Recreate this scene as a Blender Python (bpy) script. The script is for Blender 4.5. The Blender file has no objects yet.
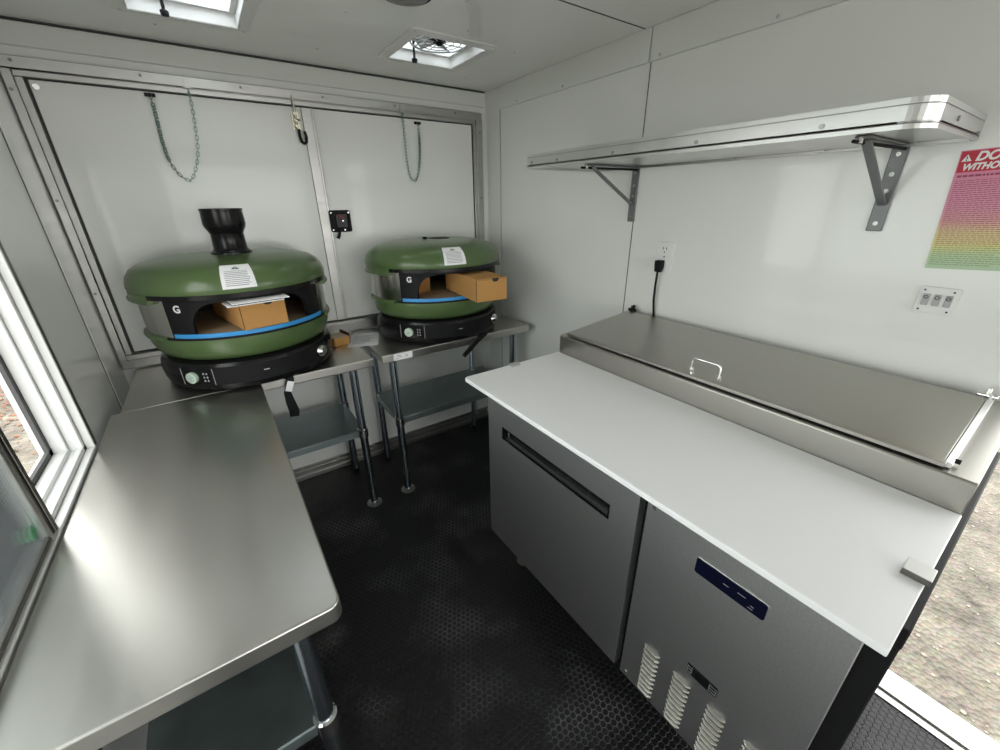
import bpy, bmesh, math, random
from mathutils import Vector, Matrix
random.seed(4)
S = bpy.context.scene
COL = S.collection

# ------------------------------------------------------------------ camera
cam = bpy.data.cameras.new('camera')
cam.sensor_fit = 'HORIZONTAL'; cam.sensor_width = 36.0
cam.lens = 36.0 * 402.52 / 1000.0
cam.clip_start = 0.02; cam.clip_end = 200
camo = bpy.data.objects.new('camera', cam); COL.objects.link(camo)
def rot_cam(rx, ry, rz):
    a, b, c = map(math.radians, (rx, ry, rz))
    R = Matrix.Rotation(c, 3, 'Z') @ Matrix.Rotation(a, 3, 'X') @ Matrix.Rotation(b, 3, 'Y')
    r, f, u = R.col[0], R.col[1], R.col[2]
    return Matrix(((r[0], u[0], -f[0]), (r[1], u[1], -f[1]), (r[2], u[2], -f[2])))
M4 = rot_cam(-23.3408, 0.6469, -34.5553).to_4x4()
M4.translation = Vector((0, 0, 1.5311))
camo.matrix_world = M4
S.camera = camo

# ------------------------------------------------------------------ sky, sun, exposure
W = bpy.data.worlds.new('sky'); S.world = W; W.use_nodes = True
bg = W.node_tree.nodes['Background']
bg.inputs[0].default_value = (0.97, 0.985, 0.96, 1); bg.inputs[1].default_value = 1.9
sun = bpy.data.lights.new('sun', 'SUN'); sun.energy = 3.6; sun.angle = math.radians(1.2); sun.color = (1.0, 0.95, 0.87)
suno = bpy.data.objects.new('sun', sun); COL.objects.link(suno)
suno.rotation_euler = Vector((0.07, 0.24, 0.97)).to_track_quat('Z', 'Y').to_euler()
suno.location = (3, 2, 8)
vs = S.view_settings
S.display_settings.display_device = 'sRGB'
vs.view_transform = 'Standard'; vs.look = 'None'; vs.gamma = 1.0; vs.exposure = 1.22; vs.use_curve_mapping = False
try:
    S.cycles.use_denoising = True
    S.cycles.max_bounces = 12; S.cycles.diffuse_bounces = 8; S.cycles.glossy_bounces = 6
    S.cycles.transparent_max_bounces = 12; S.cycles.sample_clamp_indirect = 6
except Exception:
    pass

def portal(name, loc, rot, sx, sy):            # tells the sampler where daylight enters
    l = bpy.data.lights.new(name, 'AREA'); l.shape = 'RECTANGLE'; l.size = sx; l.size_y = sy
    l.cycles.is_portal = True
    o = bpy.data.objects.new(name, l); COL.objects.link(o); o.location = loc; o.rotation_euler = rot

# ------------------------------------------------------------------ room dimensions
XL, XR, YB, YF, ZC = -0.44, 1.517, 2.323, -2.30, 2.107
WY0, WY1, WZ0, WZ1 = -0.05, 1.545, 0.872, 1.80     # serving window in the left wall
DY0, DY1, DZ1 = -0.88, 0.012, 1.95                # side door in the right wall
FX0, FX1, FZ0, FZ1 = -0.30, 1.38, 0.06, 2.02         # unseen opening added behind the camera to let skylight in
TH = 0.86                                          # work table height
VENTS = [(-0.075, 0.305, 1.655, 2.03), (0.78, 1.16, 1.655, 2.04)]

# ------------------------------------------------------------------ materials
def mat(name, col, rough=0.5, metal=0.0, spec=0.5, coat=0.0, bump=None, var=None, aniso=0.0):
    m = bpy.data.materials.new(name); m.use_nodes = True
    nt = m.node_tree; b = nt.nodes['Principled BSDF']
    b.inputs['Base Color'].default_value = (*col, 1); b.inputs['Roughness'].default_value = rough
    b.inputs['Metallic'].default_value = metal; b.inputs['Specular IOR Level'].default_value = spec
    b.inputs['Coat Weight'].default_value = coat; b.inputs['Anisotropic'].default_value = aniso
    tc = nt.nodes.new('ShaderNodeTexCoord')
    def noise(scale, sc3, detail=3):
        mp = nt.nodes.new('ShaderNodeMapping'); mp.inputs['Scale'].default_value = sc3
        nt.links.new(tc.outputs['Object'], mp.inputs[0])
        n = nt.nodes.new('ShaderNodeTexNoise'); n.inputs['Scale'].default_value = scale; n.inputs['Detail'].default_value = detail
        nt.links.new(mp.outputs[0], n.inputs['Vector']); return n
    if var:                                   # (scale, stretch, amount, rough amount)
        n = noise(var[0], var[1])
        mx = nt.nodes.new('ShaderNodeMix'); mx.data_type = 'RGBA'
        a = var[2]
        mx.inputs[6].default_value = (*[c*(1-a) for c in col], 1); mx.inputs[7].default_value = (*[min(1, c*(1+a)) for c in col], 1)
        nt.links.new(n.outputs[0], mx.inputs[0]); nt.links.new(mx.outputs[2], b.inputs['Base Color'])
        if len(var) > 3:
            mr = nt.nodes.new('ShaderNodeMapRange'); mr.inputs[1].default_value = 0.3; mr.inputs[2].default_value = 0.7
            mr.inputs[3].default_value = max(0.02, rough-var[3]); mr.inputs[4].default_value = rough+var[3]
            nt.links.new(n.outputs[0], mr.inputs[0]); nt.links.new(mr.outputs[0], b.inputs['Roughness'])
    if bump:                                  # (scale, stretch, strength, distance)
        n = noise(bump[0], bump[1])
        bp = nt.nodes.new('ShaderNodeBump'); bp.inputs['Strength'].default_value = bump[2]; bp.inputs['Distance'].default_value = bump[3]
        nt.links.new(n.outputs[0], bp.inputs['Height']); nt.links.new(bp.outputs[0], b.inputs['Normal'])
    return m

white_panel = mat('white wall panel', (0.815, 0.82, 0.795), 0.2, 0, 0.5, 0.25, bump=(2.2, (1, 1, 1), 0.12, 0.01), var=(1.5, (1, 1, 1), 0.03))
ceil_panel = mat('ceiling panel', (0.87, 0.875, 0.855), 0.18, 0, 0.5, 0.35, bump=(1.6, (3, 1, 1), 0.15, 0.01))
trim_white = mat('white trim', (0.74, 0.75, 0.72), 0.32)
seam_mat = mat('dark seam', (0.05, 0.05, 0.05), 0.6)
alu = mat('mill aluminium', (0.44, 0.435, 0.42), 0.36, 1.0, bump=(60, (1, 1, 30), 0.05, 0.001), var=(5, (1, 1, 8), 0.12, 0.08))
alu_shelf = mat('bright aluminium', (0.70, 0.70, 0.69), 0.34, 1.0, var=(3, (1, 6, 1), 0.06, 0.06))
ss_top = mat('brushed stainless top', (0.62, 0.605, 0.57), 0.34, 1.0, var=(2.5, (5, 1, 1), 0.05, 0.03))
ss_edge = mat('stainless edge', (0.50, 0.48, 0.46), 0.34, 1.0)
ss_cab = mat('stainless cabinet', (0.70, 0.70, 0.71), 0.43, 1.0, bump=(420, (1, 1, 1), 0.06, 0.0006), var=(260, (1, 1, 0.5), 0.16, 0.04))
ss_lid = mat('stainless lid', (0.43, 0.415, 0.385), 0.34, 1.0, var=(60, (1, 12, 1), 0.05, 0.03))
galv = mat('galvanised shelf', (0.27, 0.325, 0.33), 0.38, 0.85, var=(14, (1, 1, 1), 0.22, 0.08))
tube_mat = mat('galvanised tube', (0.50, 0.56, 0.62), 0.2, 1.0)
chrome = mat('chrome', (0.85, 0.85, 0.85), 0.12, 1.0)
band_steel = mat('polished oven band', (0.62, 0.61, 0.58), 0.2, 1.0)
grey_iron = mat('grey painted bracket', (0.20, 0.205, 0.21), 0.42, 0.3)
black_gloss = mat('black gloss enamel', (0.008, 0.008, 0.009), 0.22, 0, 0.3)
black_matt = mat('black plastic', (0.008, 0.008, 0.009), 0.6, 0, 0.22)
cavity = mat('dull black chamber', (0.02, 0.018, 0.016), 0.8)  # near-black colour of the oven's inner walls and roof
green = mat('olive green enamel', (0.085, 0.140, 0.050), 0.30, 0, 0.5, coat=0.25)
stone = mat('oven stone', (0.55, 0.42, 0.27), 0.85, var=(40, (1, 1, 1), 0.1))
card = mat('brown cardboard', (0.52, 0.275, 0.095), 0.8, 0, 0.2, var=(30, (1, 1, 6), 0.06), bump=(90, (1, 1, 8), 0.1, 0.001))
card_dark = mat('cardboard seam', (0.10, 0.045, 0.018), 0.9)
paper = mat('white paper', (0.90, 0.90, 0.92), 0.7)
ink = mat('grey print', (0.30, 0.30, 0.33), 0.8)
black_ink = mat('black print', (0.02, 0.02, 0.02), 0.7)
blue = mat('blue film', (0.045, 0.31, 0.70), 0.3)
white_poly = mat('white cutting board', (0.90, 0.90, 0.92), 0.38, 0, 0.4, bump=(25, (1, 1, 1), 0.04, 0.002))
poly_edge = mat('board edge', (0.70, 0.69, 0.60), 0.5)
navy = mat('navy badge', (0.003, 0.004, 0.018), 0.3, 0, 0.25)
white_print = mat('white print', (0.85, 0.85, 0.85), 0.6)
silver_knob = mat('silver knob', (0.75, 0.75, 0.76), 0.22, 1.0)
dial_white = mat('pale green dial', (0.55, 0.68, 0.58), 0.5)
white_plastic = mat('white plastic', (0.80, 0.80, 0.79), 0.35)
grey_plastic = mat('grey plastic', (0.42, 0.42, 0.42), 0.4)
white_vinyl = mat('white vinyl frame', (0.70, 0.71, 0.70), 0.35)
gasket = mat('grey brush gasket', (0.10, 0.10, 0.10), 0.9, bump=(300, (1, 1, 1), 0.6, 0.003))
dark_alu = mat('dark sash metal', (0.20, 0.19, 0.18), 0.35, 0.9)
zinc = mat('zinc hardware', (0.55, 0.52, 0.42), 0.3, 1.0)
spring_mat = mat('greenish zinc', (0.26, 0.36, 0.33), 0.35, 1.0)
lens_mat = mat('grey lamp lens', (0.16, 0.16, 0.155), 0.3)
red_print = mat('red print', (0.55, 0.03, 0.06), 0.6)
green_dot = mat('green sticker', (0.05, 0.42, 0.14), 0.5)
leaf_mat = mat('dry leaves', (0.17, 0.062, 0.026), 0.8, var=(6, (1, 1, 1), 0.5))
pebble_mat = mat('pale pebbles', (0.17, 0.155, 0.13), 0.8, var=(8, (1, 1, 1), 0.3))

def ground_mat():
    m = bpy.data.materials.new('dry gravel ground'); m.use_nodes = True
    nt = m.node_tree; b = nt.nodes['Principled BSDF']; b.inputs['Roughness'].default_value = 0.9
    tc = nt.nodes.new('ShaderNodeTexCoord')
    n1 = nt.nodes.new('ShaderNodeTexNoise'); n1.inputs['Scale'].default_value = 3.0; n1.inputs['Detail'].default_value = 8; n1.inputs['Roughness'].default_value = 0.7
    n2 = nt.nodes.new('ShaderNodeTexVoronoi'); n2.inputs['Scale'].default_value = 38
    for n in (n1, n2): nt.links.new(tc.outputs['Object'], n.inputs['Vector'])
    r = nt.nodes.new('ShaderNodeValToRGB')
    e = r.color_ramp.elements
    e[0].position = 0.3; e[0].color = (0.032, 0.026, 0.018, 1); e[1].position = 0.60; e[1].color = (0.165, 0.143, 0.108, 1)
    nt.links.new(n1.outputs[0], r.inputs[0])
    mx = nt.nodes.new('ShaderNodeMix'); mx.data_type = 'RGBA'; mx.blend_type = 'MULTIPLY'; mx.inputs[0].default_value = 0.5
    nt.links.new(r.outputs[0], mx.inputs[6]); nt.links.new(n2.outputs['Color'], mx.inputs[7])
    mx2 = nt.nodes.new('ShaderNodeMix'); mx2.data_type = 'RGBA'; mx2.inputs[0].default_value = 0.4
    nt.links.new(r.outputs[0], mx2.inputs[6]); nt.links.new(mx.outputs[2], mx2.inputs[7])
    hs = nt.nodes.new('ShaderNodeHueSaturation'); hs.inputs['Saturation'].default_value = 0.75
    nt.links.new(mx2.outputs[2], hs.inputs['Color'])
    nt.links.new(hs.outputs[0], b.inputs['Base Color'])
    ad = nt.nodes.new('ShaderNodeMath'); ad.operation = 'ADD'
    nt.links.new(n1.outputs[0], ad.inputs[0]); nt.links.new(n2.outputs['Distance'], ad.inputs[1])
    bp = nt.nodes.new('ShaderNodeBump'); bp.inputs['Strength'].default_value = 0.9; bp.inputs['Distance'].default_value = 0.03
    nt.links.new(ad.outputs[0], bp.inputs['Height']); nt.links.new(bp.outputs[0], b.inputs['Normal'])
    return m

def hex_floor():
    m = bpy.data.materials.new('black rubber with hexagon pattern'); m.use_nodes = True
    nt = m.node_tree; b = nt.nodes['Principled BSDF']
    N = nt.nodes.new; L = nt.links.new
    tc = N('ShaderNodeTexCoord')
    def vm(op, a, c=None):
        n = N('ShaderNodeVectorMath'); n.operation = op
        L(a, n.inputs[0])
        if c is not None:
            if isinstance(c, tuple): n.inputs[1].default_value = c
            else: L(c, n.inputs[1])
        return n
    def mt(op, a, c):
        n = N('ShaderNodeMath'); n.operation = op
        for i, v in enumerate((a, c)):
            if isinstance(v, (int, float)): n.inputs[i].default_value = v
            else: L(v, n.inputs[i])
        return n.outputs[0]
    p = vm('MULTIPLY', tc.outputs['Object'], (1/0.0205, 1/0.0205, 0)).outputs[0]
    s = (1.0, 1.7320508, 1.0)
    h = (0.5, 0.8660254, 0.5)
    p = vm('ADD', p, (300.0, 173.20508*2, 0.5)).outputs[0]
    a = vm('SUBTRACT', vm('MODULO', p, s).outputs[0], h).outputs[0]
    p2 = vm('ADD', p, h).outputs[0]
    c = vm('SUBTRACT', vm('MODULO', p2, s).outputs[0], h).outputs[0]
    a = vm('MULTIPLY', a, (1, 1, 0)).outputs[0]; c = vm('MULTIPLY', c, (1, 1, 0)).outputs[0]
    la = vm('LENGTH', a).outputs['Value']; lc = vm('LENGTH', c).outputs['Value']
    def hexd(v):
        ab = vm('ABSOLUTE', v).outputs[0]
        sx = N('ShaderNodeSeparateXYZ'); L(ab, sx.inputs[0])
        k = mt('ADD', mt('MULTIPLY', sx.outputs[0], 0.5), mt('MULTIPLY', sx.outputs[1], 0.8660254))
        return mt('MAXIMUM', sx.outputs[0], k)
    d = mt('MINIMUM', hexd(a), hexd(c))          # 0 centre, 0.5 border
    mr = N('ShaderNodeMapRange'); mr.interpolation_type = 'SMOOTHSTEP'
    mr.inputs[1].default_value = 0.36; mr.inputs[2].default_value = 0.46; mr.inputs[3].default_value = 1; mr.inputs[4].default_value = 0
    L(d, mr.inputs[0])                            # 1 on the coin, 0 in the groove
    n1 = N('ShaderNodeTexNoise'); n1.inputs['Scale'].default_value = 3.2; n1.inputs['Detail'].default_value = 4
    L(tc.outputs['Object'], n1.inputs['Vector'])
    r = N('ShaderNodeMapRange'); r.inputs[1].default_value = 0.50; r.inputs[2].default_value = 0.66
    L(n1.outputs[0], r.inputs[0])                 # dusty trodden patches
    n2 = N('ShaderNodeTexNoise'); n2.inputs['Scale'].default_value = 60
    L(tc.outputs['Object'], n2.inputs['Vector'])
    dust = mt('MULTIPLY', mt('MULTIPLY', r.outputs[0], n2.outputs[0]), mt('SUBTRACT', 1.15, mr.outputs[0]))
    mx = N('ShaderNodeMix'); mx.data_type = 'RGBA'
    mx.inputs[6].default_value = (0.011, 0.011, 0.012, 1); mx.inputs[7].default_value = (0.17, 0.17, 0.175, 1)
    L(dust, mx.inputs[0]); L(mx.outputs[2], b.inputs['Base Color'])
    b.inputs['Roughness'].default_value = 0.42; b.inputs['Specular IOR Level'].default_value = 0.36
    bp = N('ShaderNodeBump'); bp.inputs['Strength'].default_value = 0.7; bp.inputs['Distance'].default_value = 0.003
    L(mr.outputs[0], bp.inputs['Height']); L(bp.outputs[0], b.inputs['Normal'])
    return m

def pane_mat(name, haze, tint=(0.95, 0.98, 0.97), back=0.5):
    m = bpy.data.materials.new(name); m.use_nodes = True
    nt = m.node_tree; nt.nodes.clear()
    o = nt.nodes.new('ShaderNodeOutputMaterial')
    t = nt.nodes.new('ShaderNodeBsdfTransparent'); t.inputs[0].default_value = (*tint, 1)
    g = nt.nodes.new('ShaderNodeBsdfGlossy'); g.inputs['Roughness'].default_value = 0.03
    d = nt.nodes.new('ShaderNodeBsdfTranslucent'); d.inputs[0].default_value = (0.85, 0.9, 0.95, 1)
    d2 = nt.nodes.new('ShaderNodeBsdfDiffuse'); d2.inputs[0].default_value = (0.85, 0.9, 0.95, 1)
    f = nt.nodes.new('ShaderNodeFresnel'); f.inputs[0].default_value = 1.12
    a0 = nt.nodes.new('ShaderNodeMixShader'); a0.inputs[0].default_value = back
    a = nt.nodes.new('ShaderNodeMixShader'); a.inputs[0].default_value = haze
    c = nt.nodes.new('ShaderNodeMixShader')
    nt.links.new(d.outputs[0], a0.inputs[1]); nt.links.new(d2.outputs[0], a0.inputs[2])
    nt.links.new(t.outputs[0], a.inputs[1]); nt.links.new(a0.outputs[0], a.inputs[2])
    nt.links.new(f.outputs[0], c.inputs[0]); nt.links.new(a.outputs[0], c.inputs[1]); nt.links.new(g.outputs[0], c.inputs[2])
    nt.links.new(c.outputs[0], o.inputs[0])
    return m
glass = pane_mat('hazy window glass', 0.10)
dome_plastic = pane_mat('milky vent lid', 0.8, (0.95, 0.97, 0.97), 0.12)

def sign_mat():
    m = bpy.data.materials.new('printed safety sheet'); m.use_nodes = True
    nt = m.node_tree; b = nt.nodes['Principled BSDF']; b.inputs['Roughness'].default_value = 0.45
    tc = nt.nodes.new('ShaderNodeTexCoord'); sx = nt.nodes.new('ShaderNodeSeparateXYZ')
    nt.links.new(tc.outputs['Object'], sx.inputs[0])
    mr = nt.nodes.new('ShaderNodeMapRange'); mr.inputs[1].default_value = 0.0; mr.inputs[2].default_value = 0.268
    nt.links.new(sx.outputs[2], mr.inputs[0])
    r = nt.nodes.new('ShaderNodeValToRGB'); e = r.color_ramp.elements
    e[0].position = 0.0; e[0].color = (0.46, 0.62, 0.42, 1); e[1].position = 0.8; e[1].color = (0.70, 0.25, 0.38, 1)
    for p, c in ((0.12, (0.50, 0.66, 0.40)), (0.2, (0.72, 0.68, 0.28)), (0.32, (0.74, 0.62, 0.30)), (0.42, (0.72, 0.36, 0.36)), (0.55, (0.72, 0.30, 0.42))):
        q = e.new(p); q.color = (*c, 1)
    nt.links.new(mr.outputs[0], r.inputs[0]); nt.links.new(r.outputs[0], b.inputs['Base Color'])
    return m

# ------------------------------------------------------------------ mesh helpers
class MB:
    def __init__(s): s.bm = bmesh.new()
    def box(s, x0, x1, y0, y1, z0, z1):
        v = [s.bm.verts.new((x, y, z)) for x in (x0, x1) for y in (y0, y1) for z in (z0, z1)]
        for f in ((0, 1, 3, 2), (4, 6, 7, 5), (0, 4, 5, 1), (2, 3, 7, 6), (0, 2, 6, 4), (1, 5, 7, 3)):
            s.bm.faces.new([v[i] for i in f])
        return s
    def hexa(s, p):                     # 8 corners: bottom four then top four
        v = [s.bm.verts.new(q) for q in p]
        for f in ((0, 3, 2, 1), (4, 5, 6, 7), (0, 1, 5, 4), (1, 2, 6, 5), (2, 3, 7, 6), (3, 0, 4, 7)):
            s.bm.faces.new([v[i] for i in f])
        return s
    def prism(s, pts, axis, lo, hi):
        def P(a, b, h): return {'x': (h, a, b), 'y': (a, h, b), 'z': (a, b, h)}[axis]
        A = [s.bm.verts.new(P(a, b, lo)) for a, b in pts]; B = [s.bm.verts.new(P(a, b, hi)) for a, b in pts]
        s.bm.faces.new(A); s.bm.faces.new(B[::-1])
        n = len(pts)
        for i in range(n): s.bm.faces.new((A[i], A[(i+1) % n], B[(i+1) % n], B[i]))
        return s
    def tube(s, pts, r, seg=12, closed=False, cap=True):
        P = [Vector(p) for p in pts]; n = len(P); rings = []
        rr = r if isinstance(r, (list, tuple)) else [r]*n
        up = None
        for i in range(n):
            if closed: d = (P[(i+1) % n]-P[i-1])
            else: d = P[min(i+1, n-1)]-P[max(i-1, 0)]
            d.normalize()
            if up is None:
                up = Vector((0, 0, 1)) if abs(d.z) < 0.9 else Vector((1, 0, 0))
            u = d.cross(up)
            if u.length < 1e-5: u = d.cross(Vector((0, 1, 0)))
            u.normalize(); w = u.cross(d); up = w
            rings.append([s.bm.verts.new(P[i]+(u*math.cos(t)+w*math.sin(t))*rr[i]) for t in [2*math.pi*k/seg for k in range(seg)]])
        m = n if closed else n-1
        for i in range(m):
            A, B = rings[i], rings[(i+1) % n]
            for k in range(seg): s.bm.faces.new((A[k], A[(k+1) % seg], B[(k+1) % seg], B[k]))
        if cap and not closed:
            s.bm.faces.new(rings[0][::-1]); s.bm.faces.new(rings[-1])
        return s
    def cyl(s, p0, p1, r, seg=24, r2=None): return s.tube([p0, p1], [r, r if r2 is None else r2], seg)
    def lathe(s, prof, c=(0, 0), a0=0.0, a1=360.0, seg=72, closed=False):
        """profile (r,z) turned about c; angle 0 looks to -y and grows towards +x"""
        full = a1-a0 >= 359.9
        n = seg if full else seg+1; rings = []
        for i in range(n):
            a = math.radians(a0+(a1-a0)*i/seg)
            rings.append([s.bm.verts.new((c[0]+max(r, 1e-4)*math.sin(a), c[1]-max(r, 1e-4)*math.cos(a), z)) for r, z in prof])
        m = len(prof); e = m if closed else m-1
        for i in range(seg):
            A, B = rings[i], rings[(i+1) % n]
            for k in range(e): s.bm.faces.new((A[k], B[k], B[(k+1) % m], A[(k+1) % m]))
        if closed and not full:
            s.bm.faces.new(rings[0]); s.bm.faces.new(rings[-1][::-1])
        return s
    def sphere(s, c, r, sz=1.0, sub=2):
        q = bmesh.ops.create_icosphere(s.bm, subdivisions=sub, radius=r)['verts']
        for v in q: v.co = Vector((v.co.x, v.co.y, v.co.z*sz))+Vector(c)
        return s
    def patch(s, fn, u0, u1, v0, v1, nu, nv):
        g = [[s.bm.verts.new(fn(u0+(u1-u0)*i/nu, v0+(v1-v0)*j/nv)) for j in range(nv+1)] for i in range(nu+1)]
        for i in range(nu):
            for j in range(nv): s.bm.faces.new((g[i][j], g[i+1][j], g[i+1][j+1], g[i][j+1]))
        return s
    def build(s, name, m, parent=None, bevel=0.0, local=False, solid=0.0, seg=2, angle=35):
        bmesh.ops.remove_doubles(s.bm, verts=s.bm.verts, dist=1e-5)
        bmesh.ops.recalc_face_normals(s.bm, faces=s.bm.faces)
        me = bpy.data.meshes.new(name)
        if parent is not None and not local:
            inv = world_of(parent).inverted()
            for v in s.bm.verts: v.co = inv @ v.co
        s.bm.to_mesh(me); s.bm.free()
        me.materials.append(m)
        me.polygons.foreach_set('use_smooth', [True]*len(me.polygons)); me.set_sharp_from_angle(angle=math.radians(angle))
        o = bpy.data.objects.new(name, me); COL.objects.link(o)
        if parent is not None: o.parent = parent
        if solid:
            d = o.modifiers.new('thickness', 'SOLIDIFY'); d.thickness = solid; d.offset = 1
        if bevel:
            d = o.modifiers.new('bevel', 'BEVEL'); d.width = bevel; d.segments = seg; d.limit_method = 'ANGLE'; d.angle_limit = math.radians(40)
            d.harden_normals = False
        return o

def world_of(o):
    M = Matrix.LocRotScale(o.location, o.rotation_euler, None)
    return world_of(o.parent) @ M if o.parent else M
def rrect(x0, x1, y0, y1, r, n=5, corners=(1, 1, 1, 1)):
    out = []
    for (cx, cy, a, on) in ((x1-r, y0+r, -90, corners[0]), (x1-r, y1-r, 0, corners[1]), (x0+r, y1-r, 90, corners[2]), (x0+r, y0+r, 180, corners[3])):
        if on:
            for i in range(n+1):
                t = math.radians(a+90*i/n); out.append((cx+r*math.cos(t), cy+r*math.sin(t)))
        else:
            t = math.radians(a); t2 = math.radians(a+90)
            out.append((cx+r*(math.cos(t)+math.cos(t2)), cy+r*(math.sin(t)+math.sin(t2))))
    return out
def screws(pts, m, parent, r, axis, h):
    for p in pts:
        a = Vector(p); d = Vector({'x': (1, 0, 0), 'y': (0, 1, 0), 'z': (0, 0, 1)}[axis])*h
        MB().cyl(a, a+d, r, 12).build('screw', m, parent)
def tag(o, label, cat, group=None, kind=None):
    o['label'] = label; o['category'] = cat
    if group: o['group'] = group
    if kind: o['kind'] = kind
    return o
def thing(name, label, cat, loc, rz=0.0, group=None):
    o = bpy.data.objects.new(name, None); COL.objects.link(o); o.empty_display_size = 0.05
    o.location = loc; o.rotation_euler = (0, 0, math.radians(rz))
    return tag(o, label, cat, group)
def struct(o, label=None, cat=None):
    o['kind'] = 'structure'
    if label: o['label'] = label
    if cat: o['category'] = cat
    return o
def text(name, body, size, m, parent, mtx, extrude=0.0004, shear=0.0, bold=0.0, align='LEFT', narrow=1.0):
    c = bpy.data.curves.new(name, 'FONT'); c.body = body; c.size = size; c.extrude = extrude; c.shear = shear; c.offset = bold
    c.align_x = align
    c.materials.append(m)
    f = bpy.data.objects.new(name, c); COL.objects.link(f)
    bpy.context.view_layer.update()
    me = bpy.data.meshes.new_from_object(f.evaluated_get(bpy.context.evaluated_depsgraph_get()))
    bpy.data.objects.remove(f); bpy.data.curves.remove(c)
    me.name = name
    for v in me.vertices: v.co.x *= narrow
    o = bpy.data.objects.new(name, me); COL.objects.link(o); o.parent = parent
    o.matrix_local = mtx
    return o

# ================================================================== THE SETTING
# floor
f = MB().box(XL, XR, YF, YB, -0.03, 0.0).build('floor', hex_floor())
struct(f, 'black rubber floor with a raised hexagon pattern', 'floor')
# ceiling with two vent openings
b = MB()
xs = sorted({XL-0.1, XR+0.1, *[v for q in VENTS for v in (q[0]+0.035, q[1]-0.035)]})
ys = sorted({YF-0.1, YB+0.1, 1.69, 2.0})
for i in range(len(xs)-1):
    for j in range(len(ys)-1):
        if j == 1 and i in (1, 3): continue
        b.box(xs[i], xs[i+1], ys[j], ys[j+1], ZC, ZC+0.05)
o = struct(b.build('ceiling', ceil_panel), 'glossy grey-white ceiling panels with a dark cross seam', 'ceiling')
s_ = MB().box(XL, XR, 1.217, 1.222, ZC-0.0012, ZC+0.001)
s_.build('seam', seam_mat, o)
sc = MB()
for (x, y) in ((0.55, 1.668), (0.549, 2.073), (0.838, 1.38), (0.965, 1.582), (1.25, 1.68), (0.2, 1.4), (1.25, 2.1), (0.03, 2.12)):
    sc.cyl((x, y, ZC-0.003), (x, y, ZC+0.001), 0.005, 10)
sc.build('screw', chrome, o)

# left wall with the serving window opening
b = MB()
b.box(XL-0.09, XL, YF, WY0, 0, ZC).box(XL-0.09, XL, WY1, YB+0.1, 0, ZC).box(XL-0.09, XL, WY0, WY1, 0, WZ0).box(XL-0.09, XL, WY0, WY1, WZ1, ZC)
wl = struct(b.build('wall_left', white_panel), 'white panelled left wall with the serving window', 'wall')
MB().box(XL, XL+0.0015, 2.050, 2.054, 0, ZC).box(XL, XL+0.0015, 2.066, 2.070, 0, ZC).build('seam', seam_mat, wl)
MB().box(XL, XL+0.004, 2.054, 2.066, 0, ZC).build('seam_strip', trim_white, wl, 0.001)
# right wall with the door opening
b = MB()
b.box(XR, XR+0.07, DY1, YB+0.1, 0, ZC).box(XR, XR+0.07, YF, DY0, 0, ZC).box(XR, XR+0.07, DY0, DY1, DZ1, ZC)
wr = struct(b.build('wall_right', white_panel), 'glossy white panelled right wall carrying the shelf', 'wall')
MB().box(XR-0.0012, XR, 1.184, 1.1875, 0, 2.0).build('seam', seam_mat, wr)
# back wall: opening filled by the pair of doors
b = MB()
b.box(XL, XR, YB, YB+0.06, 0, ZC)
wb = struct(b.build('wall_back', white_panel), 'white back wall below and above the double doors', 'wall')
# wall behind the camera
b = MB()
b.box(XL-0.09, FX0, YF-0.07, YF, 0, ZC).box(FX1, XR+0.07, YF-0.07, YF, 0, ZC).box(FX0, FX1, YF-0.07, YF, 0, FZ0).box(FX0, FX1, YF-0.07, YF, FZ1, ZC)
struct(b.build('wall_front', white_panel), 'white wall behind the camera', 'wall')
# coves and corner strips
t = MB().box(XR-0.012, XR, 1.192, 2.16, 2.0, ZC).box(XR-0.012, XR, YF, 1.186, 2.0, ZC)
t = struct(t.build('trim_1', trim_white, bevel=0.003), 'white trim band along the top of the right wall', 'trim')
sc = MB()
for y in (2.0, 1.65, 1.25, 1.14, 0.75, 0.4): sc.cyl((XR-0.016, y, 2.012), (XR-0.01, y, 2.012), 0.005, 10)
sc.build('screw', chrome, t)
t = MB()
pr_ = [(XR, YB), (XR-0.04, YB), (XR-0.04, YB-0.006)] + [(XR-0.04+0.03*math.sin(a), YB-0.036+0.03*math.cos(a)) for a in [math.radians(9*k) for k in range(11)]] + [(XR-0.006, YB-0.155), (XR, YB-0.155)]
t.prism(pr_, 'z', 0, 2.0)
struct(t.build('trim_2', trim_white), 'white corner moulding between back and right walls', 'trim')
t = MB().box(XR-0.0075, XR, 2.1665, 2.1679, 0, 2.0)
struct(t.build('trim_3', grey_plastic), 'dark joint beside the corner moulding', 'trim')
t = MB().box(XL, XR-0.012, YB-0.012, YB, 2.03, ZC-0.006)
t = struct(t.build('trim_4', trim_white, bevel=0.004), 'white trim band over the back doors', 'trim')
MB().box(XL, XR-0.012, YB-0.016, YB, ZC-0.005, ZC).build('seam', seam_mat, t)
t = MB().box(XL, XR-0.04, YB-0.02, YB, 0.0, 0.028).box(XL, XR-0.04, YB-0.008, YB, 0.028, 0.085).box(XL, XR-0.04, YB-0.013, YB, 0.052, 0.060)
t = struct(t.build('baseboard_back', alu, bevel=0.002), 'aluminium kick strip at the foot of the back wall', 'baseboard')
sc = MB()
for k in range(9): sc.cyl((XL+0.15+0.22*k, YB-0.014, 0.07), (XL+0.15+0.22*k, YB-0.007, 0.07), 0.006, 10)
sc.build('screw', chrome, t)

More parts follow.
